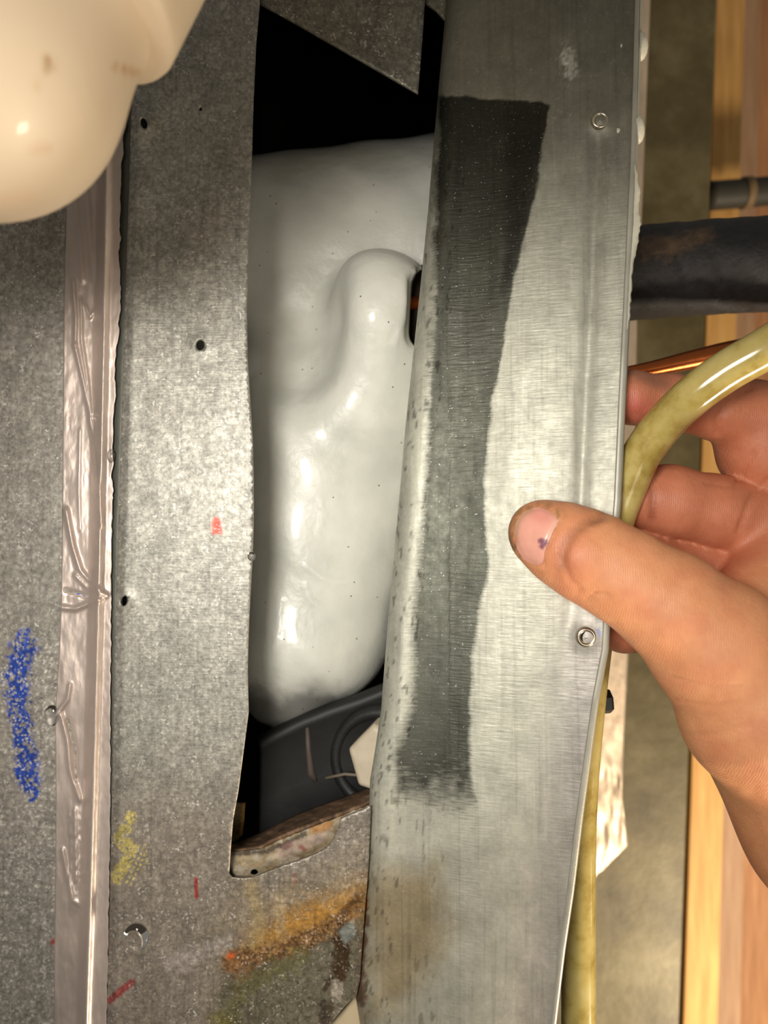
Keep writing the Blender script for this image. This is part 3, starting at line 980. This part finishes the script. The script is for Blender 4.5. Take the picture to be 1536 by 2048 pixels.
patchpoly = [(880, 195), (960, 196), (1040, 205), (1100, 212), (1092, 260), (1078, 330), (1068, 400), (1048, 480), (1030, 560), (1014, 640), (1004, 720), (990, 790), (978, 860), (970, 960), (974, 1060), (980, 1130), (966, 1200), (950, 1280), (944, 1380), (940, 1480), (944, 1560), (960, 1640),
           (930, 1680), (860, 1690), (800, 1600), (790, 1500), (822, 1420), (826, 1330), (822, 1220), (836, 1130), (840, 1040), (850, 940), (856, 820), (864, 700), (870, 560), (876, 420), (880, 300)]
d, _ = seg_dist(px_, py_, patchpoly + [patchpoly[0]])
d = np.where(inside(px_, py_, patchpoly), -d, d) + (fbm(px_ / 30, py_ / 40, 131) - .5) * 14
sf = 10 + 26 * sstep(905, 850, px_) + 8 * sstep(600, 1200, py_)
pale_mask = sstep(-1, 1, d / sf)
# bottom of the dark patch fades slowly
pale_mask = np.maximum(pale_mask, sstep(1360, 1800, py_ + (fbm(px_ / 40, py_ / 60, 132) - .5) * 140))
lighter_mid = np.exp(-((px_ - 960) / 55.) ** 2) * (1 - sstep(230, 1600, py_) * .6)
pale_mask = np.maximum(pale_mask, .22 * sstep(1010, 940, px_) * sstep(700, 300, py_))
p.area([(1018, 212), (1094, 216), (1080, 320), (1060, 430), (1030, 540), (1008, 590), (1012, 420)], (64, 66, 66), .7, 14, 20, 20, 8)  # dark streak of a reflection, painted into the sheet colour
p.mix((1 - sstep(160, 800, py_)) * .92, (104, 100, 86))  # light falling off towards the top, painted into the sheet colour
xr_ = np.interp(py_, *zip(*XR))
p.mix(sstep(150, 20, xr_ - px_) * sstep(900, 1300, py_) * .5, (168, 156, 158))
p.mix(np.exp(-((px_ - 1195) / 30.) ** 2) * sstep(200, 300, py_) * (1 - sstep(900, 1100, py_)) * .4 * fbm(px_ / 8, py_ / 12, 5), (96, 92, 88))
p.mix(sstep(1450, 1800, py_) * .45, (150, 142, 128))
p.area([(735, 1750), (870, 1730), (910, 1850), (820, 2000), (730, 2040)], (134, 112, 66), .7, 50, 60, 40, 4)
p.stroke([(733, 1800), (728, 1860), (722, 1940), (728, 2000)], 12, (96, 56, 26), .8, .6, 22, 8, 8)
p.stroke([(732, 1795), (733, 1812)], 8, (176, 84, 40), .8)
# vertical pits along the rolled edge
g1 = fbm(px_ / 5, py_ / 26, 141)
xl_ = np.interp(py_, *zip(*XL))
p.mix(sstep(.67, .73, g1) * (px_ < xl_ + 62) * (py_ > 300) * .65, (66, 62, 54))
p.mix(sstep(.68, .76, fbm(px_ / 7, py_ / 40, 142)) * (py_ > 1560) * (px_ < xl_ + 150) * .5, (92, 84, 66))
p.stroke([(1136, 115), (1142, 150)], 18, (196, 192, 180), .6, .9, 34, 4, 6)
p.mix(sstep(.6, .7, fbm(px_ / 4, py_ / 5, 143)) * np.exp(-((px_ - 1135) / 16.) ** 2 - ((py_ - 130) / 30.) ** 2), (220, 215, 205))
p.stroke([(1196, 1262), (1199, 1268)], 5, (110, 140, 210), .6)
rip = .35 + sstep(200, 500, py_) * .65 * (px_ > 900)
root = empty('access_panel', pt(1000, 2650, 0), 'galvanised access panel bent outward and gripped by the thumb, with one dark patch', 'panel')
Fs = grid_faces(len(rows), nc)
mesh('panel_sheet', V, Fs[:, ::-1], M['galv_panel'], root, col=p.c, attrs={'pale_mask': pale_mask, 'ripple': rip}, solid=-.0007)
# folded lip along the right edge
V = []
for py in rows[::2]:
    xr = np.interp(py, *zip(*XR)); yp = float(panel_y(np.array(xr), np.array(py)))
    for dx, dy in ((-11, .0001), (-9, -.0002), (-3, -.0003), (0, -.0001), (1, .0004), (0, .0010), (-8, .0012)):
        V.append(pt(xr + dx, py, yp + dy))
mesh('folded_lip', np.array(V), grid_faces(len(rows[::2]), 7)[:, ::-1], simple('zinc_lip', (168, 164, 150), .45, .3), root, solid=-.0003)
# screw tips and pierced rims
for (hx_, hy_, s) in ((1200, 242, 1.0), (1172, 1274, 1.15)):
    yp = float(panel_y(np.array(float(hx_)), np.array(float(hy_))))
    c0 = pt(hx_, hy_, yp)
    rr = .0021 * s
    V, Fs = revolve([(rr * 1.35, .0006), (rr * 1.3, -.0005), (rr * 1.05, -.0010), (rr * .75, -.0006), (rr * .7, .001)], c0, (0.1, 1, .05), 22, ref=(0, 0, 1))
    hr = mesh('pierced_rim', V, Fs, M['screw'], root)
    V, Fs = revolve([(0, -.0003), (rr * .72, -.0003), (rr * .72, .001)], c0, (0.1, 1, .05), 18, ref=(0, 0, 1))
    mesh('hole', V, Fs, M['black'], hr)
    V, Fs = tube([c0 + np.array([0, .002, 0]), c0 + np.array([-.0002, -.0008, -.0004])], [.0009, .0003], 10)
    mesh('screw_tip', V, Fs, M['screw'], hr)
# clear sealant bead on the lip
ys = np.arange(330, 660, 4.)
V = []
for py in ys:
    xr = np.interp(py, *zip(*XR)); yp = float(yr(py))
    w = 3 + 11 * math.exp(-((py - 455) / 55.) ** 2) + 5 * math.exp(-((py - 380) / 30.) ** 2) + 5 * (float(vnoise(py / 7., 0.5, 3)) - .4)
    w *= float(sstep(330, 350, py) * sstep(660, 630, py)) + .05
    for k in range(10):
        a = 2 * math.pi * k / 10
        V.append(pt(xr - 2 + w * .5 + (w * .5 + 2) * math.cos(a), py, yp + .0008 + .0016 * math.sin(a)))
mesh('sealant_bead', np.array(V), grid_faces(len(ys), 10, True), M['sealant'], root)
# screw heads seen edge-on at the lip
for (sx, sy, hh, tl) in ((1280, 93, 29, 0.0), (1273, 258, 30, .12)):
    c0 = pt(sx, sy, float(yr(sy)) + .002)
    R = m_at(hh, -.012)
    V, Fs = revolve([(0, .0026), (R * .5, .0022), (R * .85, .0014), (R, .0004), (R, -.0003), (R * .3, -.0004), (R * .3, -.006), (0, -.007)], c0 + np.array([0, 0, 0]), (1, -.12, tl), 28)
    V[:, 1] = c0[1] + (V[:, 1] - c0[1]) * .6
    mesh('lip_screw', V, Fs, M['sealant'], root)

# ---- dew on the panel: fine beads along the patch boundary
def drops(centres, name, parent=None, label=None, cat=None, kind='stuff'):
    V = []; Fs = []
    for (x, y, yp, r) in centres:
        c0 = pt(x, y, yp); R = m_at(r, yp); s = len(V)
        n_, k_ = 8, 3
        el = random.uniform(.8, 1.5)
        for j in range(k_):
            ph = math.pi / 2 * j / k_
            for i in range(n_):
                th = 2 * math.pi * i / n_
                V.append(c0 + np.array([R * math.cos(ph) * math.cos(th), -R * .6 * math.sin(ph), R * el * math.cos(ph) * math.sin(th)]))
        V.append(c0 + np.array([0, -R * .6, 0]))
        for j in range(k_ - 1):
            for i in range(n_):
                a = s + j * n_ + i; b2 = s + j * n_ + (i + 1) % n_
                Fs.append([a, b2, b2 + n_, a + n_])
        for i in range(n_):
            Fs.append([s + (k_ - 1) * n_ + i, s + (k_ - 1) * n_ + (i + 1) % n_, s + k_ * n_])
    o = mesh(name, np.array(V), Fs, M['dew'], parent)
    o['kind'] = kind
    return o
m, nt, b = new_mat('dew'); M['dew'] = m
b.inputs['Base Color'].default_value = (.75, .76, .72, 1); b.inputs['Roughness'].default_value = .08
b.inputs['Transmission Weight'].default_value = .5; b.inputs['IOR'].default_value = 1.33
cs = []
for i in range(520):
    t = random.random()
    if t < .32:
        x = random.gauss(1014, 11); y = random.gauss(630, 48); r = random.uniform(1.6, 4.0)
    elif t < .62:
        y = random.uniform(220, 900); x = float(np.interp(y, [210, 400, 640, 860], [1098, 1066, 1016, 978])) + random.gauss(0, 12); r = random.uniform(.6, 1.6)
    else:
        y = random.uniform(230, 1650); x = random.uniform(870, 1200); r = random.uniform(.5, 1.2)
    cs.append((x, y, float(panel_y(np.array(x), np.array(y))), r))
drops(cs, 'dew_beads', root)

# ================================================================== FOIL TAPE ON THE SEAM
def tape():
    xs_l = [(-600, 150), (200, 142), (400, 134), (600, 128), (800, 126), (1100, 124), (1215, 122), (1300, 118), (1430, 110), (1600, 112), (2048, 108), (2650, 106)]
    xs_r = [(-600, 262), (150, 260), (300, 245), (400, 240), (520, 238), (560, 242), (620, 243), (700, 232), (900, 226), (1200, 222), (1500, 221), (1700, 220), (2048, 213), (2650, 210)]
    rdg = [(-600, 222), (300, 214), (650, 208), (900, 203), (1200, 197), (1500, 189), (1800, 180), (2048, 172), (2650, 168)]
    ys = np.arange(-600, 2651, 4.0); nc = 42
    X = []; Y = []
    for py in ys:
        jag = 3.5 * (vnoise(py / 9., 1.5, 5) - .5) + 7 * (vnoise(py / 28., 2.5, 6) - .5) * (py < 1000)
        xl, xr = np.interp(py, *zip(*xs_l)), np.interp(py, *zip(*xs_r)) + jag
        X.append(np.linspace(xl, xr, nc)); Y.append(np.full(nc, py))
    X = np.array(X); Y = np.array(Y)
    R = np.interp(Y, *zip(*rdg))
    yd = YL(X, Y) - .0006 - (YL(X, Y) - .0014) * sstep(-22, 0, X - R) + .0010 * sstep(2, 14, X - R)
    yd += -.0010 * np.exp(-((X - R) / 4.5) ** 2)
    for l_, w, h_ in [([(146, 560), (152, 640), (150, 690)], 4, -.0012), ([(150, 690), (166, 760), (180, 830), (188, 900), (196, 960), (204, 1050)], 3.5, -.0014),
                      ([(162, 600), (163, 680), (172, 740), (184, 830)], 3, -.0011), ([(170, 610), (180, 635), (190, 620)], 3, -.0010),
                      ([(132, 1020), (145, 1090), (160, 1140), (185, 1170), (212, 1190)], 5, -.0018), ([(122, 1214), (150, 1218), (180, 1206), (205, 1196)], 4, -.0018),
                      ([(150, 1150), (180, 1180), (210, 1192)], 3, -.0012), ([(130, 1180), (170, 1192), (210, 1194)], 3, .0010),
                      ([(112, 1430), (135, 1400), (140, 1370)], 4, -.0012), ([(122, 1430), (135, 1480), (140, 1540), (160, 1600)], 4, -.0012), ([(136, 1440), (150, 1500), (152, 1560)], 4, .0009),
                      ([(150, 400), (160, 480), (165, 560)], 6, -.0007), ([(170, 330), (178, 450), (188, 560)], 6, -.0008), ([(150, 1620), (152, 1760)], 4, -.0007), ([(125, 1700), (145, 1800), (160, 1810)], 4, -.0009),
                      ([(160, 860), (158, 980), (160, 1060)], 3, -.0006)]:
        d, _ = seg_dist(X, Y, l_); yd += h_ * np.exp(-(d / w) ** 2)
    yd += .0008 * (fbm(X / 26, Y / 110, 151) - .5) + .00022 * (fbm(X / 8, Y / 16, 152) - .5)
    wr = sstep(1600, 1640, Y) * sstep(1840, 1800, Y) * (X > 138) * (X < R - 6)
    yd += -.0012 * wr * (fbm(X / 8, Y / 10, 153))
    return pt(X.ravel(), Y.ravel(), yd.ravel()), grid_faces(len(ys), nc)
V, Fs = tape()
tag(mesh('foil_tape', V, Fs[:, ::-1], M['foil'], solid=.00015),
    'long wrinkled pinkish foil tape running down the seam left of the punched strip', 'tape')

# droplets: one on the casing, ones beside the tape
def drop(px, py, y, r, label, n_=28, el=1.1):
    c0 = pt(px, py, y); R = m_at(r, y); V = []
    k_ = 9
    for j in range(k_):
        ph = math.pi / 2 * j / k_
        for i in range(n_):
            th = 2 * math.pi * i / n_
            V.append(c0 + np.array([R * math.cos(ph) * math.cos(th), -R * .5 * math.sin(ph), R * el * math.cos(ph) * math.sin(th)]))
    V.append(c0 + np.array([0, -R * .5, 0]))
    Fs = grid_faces(k_, n_, True).tolist() + [[(k_ - 1) * n_ + i, (k_ - 1) * n_ + (i + 1) % n_, k_ * n_] for i in range(n_)] + [list(range(n_))[::-1]]
    tag(mesh('water_drop', np.array(V), Fs, M['water']), label, 'drop', 'water drops on the sheet metal')
drop(272, 1874, -.0006, 25, 'large clear water drop on the lower end of the punched strip')
drop(104, 1431, .0062, 15, 'clear water drop at the left edge of the foil tape', el=1.4)
drop(503, 1113, -.0003, 8, 'tiny clear water drop on the left edge of the opening')
drop(222, 912, .0018, 8, 'small clear water drop on the right edge of the long foil tape', el=1.8)

# ================================================================== PVC FITTING, near the lens
YP = -.105
cP = pt(-66, 122, YP); RP = m_at(287, YP)
ax = np.array([.40, .10, .905]); ax /= np.linalg.norm(ax)
root = empty('pvc_fitting', cP - np.array([0, 0, RP]), 'blurred cream PVC pipe elbow close to the lens, upper left', 'pipe fitting')
def spots(V):
    x, y = topx(V); p = Paint(x, y, (200, 180, 154))
    p.stroke([(92, 118), (97, 132)], 15, (150, 112, 66), .85, .8); p.stroke([(74, 160), (76, 170)], 9, (176, 140, 96), .6, .8)
    p.stroke([(60, 300), (95, 296)], 16, (186, 150, 116), .5, .9, 10, 9); p.stroke([(225, 132), (275, 148)], 9, (170, 120, 70), .7, .8)
    p.stroke([(0, 398), (60, 392)], 20, (206, 172, 140), .4, .9)
    return p.c
R2 = m_at(328, YP); h0 = m_at(246, YP)
def pvc_f(P):
    s = np.linalg.norm((P - cP), axis=-1) - RP
    o2 = cP + np.array([-.030, .004, -.006])
    t = cone(P, cP, cP + np.array([-.12, .01, .0]), RP * .985, RP * .985)
    n_ = cone(P, cP, cP + ax * (h0 + .002), RP * .985, RP * .985)
    return smin(smin(s, t, .006), n_, .004)
V, Q = nets(pvc_f, cP - np.array([.10, .05, .05]), cP + np.array([.055, .06, .07]), .0016)
o = mesh('elbow_body', V, Q, M['pvc'], root, col=spots(V))
prof = [(RP * .8, h0 - .004), (R2 * .93, h0 - .0015), (R2 * .985, h0 - .0008), (R2, h0 + .0005), (R2 * 1.0, h0 + .004), (R2 * .998, h0 + .02), (R2 * 1.0, h0 + .045), (R2 * .99, h0 + .047), (R2 * .86, h0 + .047), (R2 * .86, h0 + .01)]
V, Fs = revolve(prof, cP, ax, 96)
V = np.array(V)
o = mesh('socket_collar', V, Fs, M['pvc'], root, col=spots(V))
V, Fs = revolve([(R2 * .84, h0 + .01), (R2 * .84, h0 + .2)], cP, ax, 64)
mesh('pipe_stub', V, Fs, M['pvc'], root, col=spots(V), solid=.003)

# ================================================================== HOSE
hp = [pt(2300, 430, -.05), pt(2000, 500, -.05), pt(1800, 560, -.049), pt(1660, 622, -.046), pt(1580, 668, -.040), pt(1520, 704, -.035), pt(1450, 744, -.030), pt(1385, 792, -.025), pt(1330, 845, -.018), pt(1285, 905, -.0135), pt(1258, 965, -.0105), pt(1225, 1060, -.006),
      pt(1200, 1200, .006), pt(1176, 1400, .012), pt(1160, 1600, .016), pt(1156, 1800, .018), pt(1157, 2048, .019), pt(1158, 2650, .019)]
path = smooth_path(hp, 150)
V, Fs = tube(path, .0061, 28)
tag(mesh('drain_hose', V, Fs, M['hose']), 'yellowed clear vinyl hose curving over the fingers and down behind the panel', 'hose')

# ================================================================== HAND
def hp_(px, py, y, r): return (pt(px, py, y), m_at(r, y))
def chain(P, js, sq=(1, 1, 1), k=.003):
    g = None
    for (a, ra), (b2, rb) in zip(js[:-1], js[1:]):
        c_ = cone(P, a, b2, ra, rb, sq)
        g = c_ if g is None else smin(g, c_, k)
    return g
thumb = [hp_(1079, 1064, -.0285, 62), hp_(1120, 1085, -.0300, 76), hp_(1182, 1116, -.0330, 87), hp_(1260, 1160, -.0350, 90), hp_(1345, 1215, -.0350, 104), hp_(1430, 1290, -.033, 128), hp_(1520, 1400, -.030, 165)]
index = [hp_(1205, 792, -.0052, 46), hp_(1262, 795, -.0042, 49), hp_(1340, 806, -.003, 53), hp_(1440, 820, .001, 58), hp_(1500, 838, .004, 74), hp_(1524, 900, .006, 82), hp_(1590, 1020, .010, 95)]
middle = [hp_(1215, 988, .0015, 50), hp_(1262, 992, .0015, 60), hp_(1340, 1003, .0015, 69), hp_(1430, 1022, .003, 69), hp_(1500, 1040, .006, 72), hp_(1570, 1090, .010, 90)]
ring_ = [hp_(1215, 1118, -.006, 46), hp_(1290, 1120, .004, 56), hp_(1400, 1130, .012, 64), hp_(1500, 1150, .016, 70), hp_(1600, 1180, .014, 90)]
pinky = [hp_(1180, 1256, -.004, 36), hp_(1250, 1258, .004, 43), hp_(1340, 1256, .014, 50), hp_(1440, 1250, .020, 56), hp_(1560, 1260, .018, 80)]
def hand_f(P):
    t = chain(P, thumb, (1, 1.12, 1), .005)
    palm = cone(P, *[pt(1600, 1080, .004), pt(1640, 1440, -.012)], m_at(120, .0), m_at(205, 0))
    palm = smin(palm, cone(P, pt(1560, 1420, -.022), pt(1700, 1640, -.015), m_at(165, -.02), m_at(205, -.02)), .012)
    palm = smin(palm, cone(P, pt(1700, 1640, -.015), pt(1900, 1900, .0), m_at(190, -.02), m_at(200, 0)), .012)
    palm = smin(palm, cone(P, pt(1900, 1900, .0), pt(2350, 2480, .02), m_at(200, 0), m_at(215, .0)), .012)
    g = smin(t, palm, .012)
    web = cone(P, pt(1470, 1235, -.016), pt(1545, 1150, -.002), m_at(70, -.01), m_at(80, 0))
    g = smin(g, web, .009)
    fi = chain(P, index, k=.004)
    fm = chain(P, middle, k=.004)
    fr = chain(P, ring_, k=.004)
    fp = chain(P, pinky, k=.004)
    fs = np.minimum(np.minimum(fi, fm), np.minimum(fr, fp))
    return smin(g, fs, .0035)
V, Q = nets(hand_f, (.036, -.066, H - .235), (.235, .06, H + .055), .00105)
N = sdf_normals(hand_f, V)
px_, py_ = topx(V)
front = sstep(.1, -.25, N[:, 1])
isth = (hand_f(V) > -1) & (V[:, 1] < -.017)
gro = np.zeros(len(V))
thl = [([(1206, 1032), (1172, 1045), (1150, 1064), (1132, 1090), (1124, 1120)], 9, .0009), ([(1235, 1022), (1190, 1034)], 7, .0004), ([(1160, 1180), (1140, 1160), (1130, 1135)], 7, .0006),
       ([(1490, 1012), (1470, 1060), (1478, 1130)], 5, .0008), ([(1345, 1355), (1420, 1372), (1490, 1374)], 4, .0004), ([(1350, 1400), (1420, 1412), (1480, 1404)], 4, .0003),
       ([(1375, 1470), (1430, 1470), (1500, 1450)], 4, .0003), ([(1175, 1196), (1200, 1186), (1215, 1190)], 5, .0006),
       ([(1118, 1042), (1108, 1060), (1097, 1084), (1088, 1104), (1086, 1130)], 3.2, .0007), ([(1086, 1132), (1062, 1128), (1045, 1116), (1030, 1096)], 3, .0005)]
for l_, w, h_ in thl:
    d, _ = seg_dist(px_, py_, l_); gro -= np.exp(-(d / w) ** 2) * h_ * (V[:, 1] < -.016)
fl = [([(1316, 940), (1306, 985), (1304, 1040)], 5, .0010), ([(1286, 935), (1296, 975)], 3, .0005), ([(1500, 775), (1462, 800), (1436, 836), (1434, 868)], 6, .0014), ([(1408, 965), (1470, 975)], 3, .0003),
      ([(1508, 905), (1470, 968)], 5, .0008), ([(1536, 960), (1500, 1000), (1480, 1060)], 6, .0010), ([(1262, 760), (1266, 830)], 4, .0005)]
for l_, w, h_ in fl:
    d, _ = seg_dist(px_, py_, l_); gro -= np.exp(-(d / w) ** 2) * h_ * (V[:, 1] >= -.020)
# knuckle pad of the thumb
gro += .0009 * np.exp(-(((px_ - 1160) / 34.) ** 2 + ((py_ - 1110) / 34.) ** 2)) * (V[:, 1] < -.02)
gro += .0004 * (fbm(px_ / 26, py_ / 26, 161) - .5)
V = V + N * (gro * front)[:, None]
p = Paint(px_, py_, (220, 152, 108))
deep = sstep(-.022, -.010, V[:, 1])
p.mix(deep * .8, (190, 114, 86))  # rear fingers: redder skin, with their shade put into the colour
p.mix(sstep(.45, .7, fbm(px_ / 50, py_ / 50, 162)) * .35, (214, 134, 100))
th = 1 - deep
p.mix(th * np.exp(-(((px_ - 1125) / 45.) ** 2 + ((py_ - 1110) / 60.) ** 2)) * .6, (206, 126, 94))
d, _ = seg_dist(px_, py_, [(1206, 1032), (1172, 1045), (1150, 1064), (1132, 1090), (1124, 1130)])
p.mix(th * np.exp(-(d / 12) ** 2) * .55, (150, 96, 66))
d, _ = seg_dist(px_, py_, [(1118, 1032), (1097, 1014), (1066, 1008), (1040, 1024), (1024, 1050), (1020, 1085), (1034, 1110)])
p.mix(th * np.exp(-(d / 11) ** 2) * sstep(.35, .6, fbm(px_ / 6, py_ / 9, 163)) * .75, (150, 116, 74))
d, _ = seg_dist(px_, py_, [(1022, 1030), (1014, 1062), (1024, 1100)])
p.mix(th * np.exp(-(d / 8) ** 2) * .6, (116, 84, 64))
d, _ = seg_dist(px_, py_, [(1255, 745), (1300, 760), (1330, 772)])
p.mix(np.exp(-(d / 16) ** 2) * .6 * deep, (120, 86, 66))
p.mix(deep * np.exp(-(((px_ - 1270) / 30.) ** 2 + ((py_ - 810) / 30.) ** 2)) * .7, (200, 96, 90))
d, _ = seg_dist(px_, py_, [(1306, 985), (1304, 1040)]); p.mix(deep * np.exp(-(d / 8) ** 2) * .5, (130, 70, 56))
hand = empty('person', pt(1500, 1900, -.01), 'bare hand of a person pinching the bent panel, dirty thumbnail in front and fingers behind', 'person')
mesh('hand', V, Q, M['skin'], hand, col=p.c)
# thumbnail
nail = [(1069, 1015), (1085, 1014), (1100, 1020), (1116, 1031), (1118, 1042), (1108, 1060), (1098, 1081), (1090, 1102), (1087, 1124), (1079, 1131), (1062, 1127), (1047, 1119), (1034, 1098), (1028, 1070), (1032, 1044), (1046, 1025)]
V2, T = cdt(nail, [], 3.0)
yn, ok = hit(hand_f, V2[:, 0], V2[:, 1], -.055, -.015, 120)
dd, _ = seg_dist(V2[:, 0], V2[:, 1], nail + [nail[0]])
# a nail is a smooth shallow arch
A = np.c_[np.ones(len(V2)), V2 - 1070, (V2[:, 0] - 1070) ** 2, (V2[:, 1] - 1070) ** 2, (V2[:, 0] - 1070) * (V2[:, 1] - 1070)]
co_, *_r = np.linalg.lstsq(A[ok], yn[ok], rcond=None)
yn = np.minimum(A @ co_, yn) - .00045 * sstep(0, 9, dd) + .0002
p = Paint(V2[:, 0], V2[:, 1], (226, 162, 142))
p.mix(np.exp(-(((V2[:, 0] - 1082) / 24.) ** 2 + ((V2[:, 1] - 1034) / 18.) ** 2)) * .6, (222, 138, 124))
d, _ = seg_dist(V2[:, 0], V2[:, 1], [(1112, 1046), (1100, 1066), (1091, 1090)]); p.mix(np.exp(-(d / 8) ** 2) * .5, (232, 184, 160))
d, _ = seg_dist(V2[:, 0], V2[:, 1], [(1082, 1082), (1090, 1084), (1084, 1092)]); p.mix((1 - sstep(4, 8, d + (fbm(V2[:, 0] / 4, V2[:, 1] / 4, 3) - .5) * 4)) * .85, (112, 58, 88))
d, _ = seg_dist(V2[:, 0], V2[:, 1], [(1062, 1018), (1040, 1034), (1030, 1060), (1030, 1090)]); p.mix(np.exp(-(d / 6) ** 2) * .6, (170, 140, 104))
o = mesh('thumbnail', pt(V2[:, 0], V2[:, 1], yn), T[:, ::-1], attr_mat('nail', .35, 0, 0, 0, .05, 300, coat=.2), hand, col=p.c)
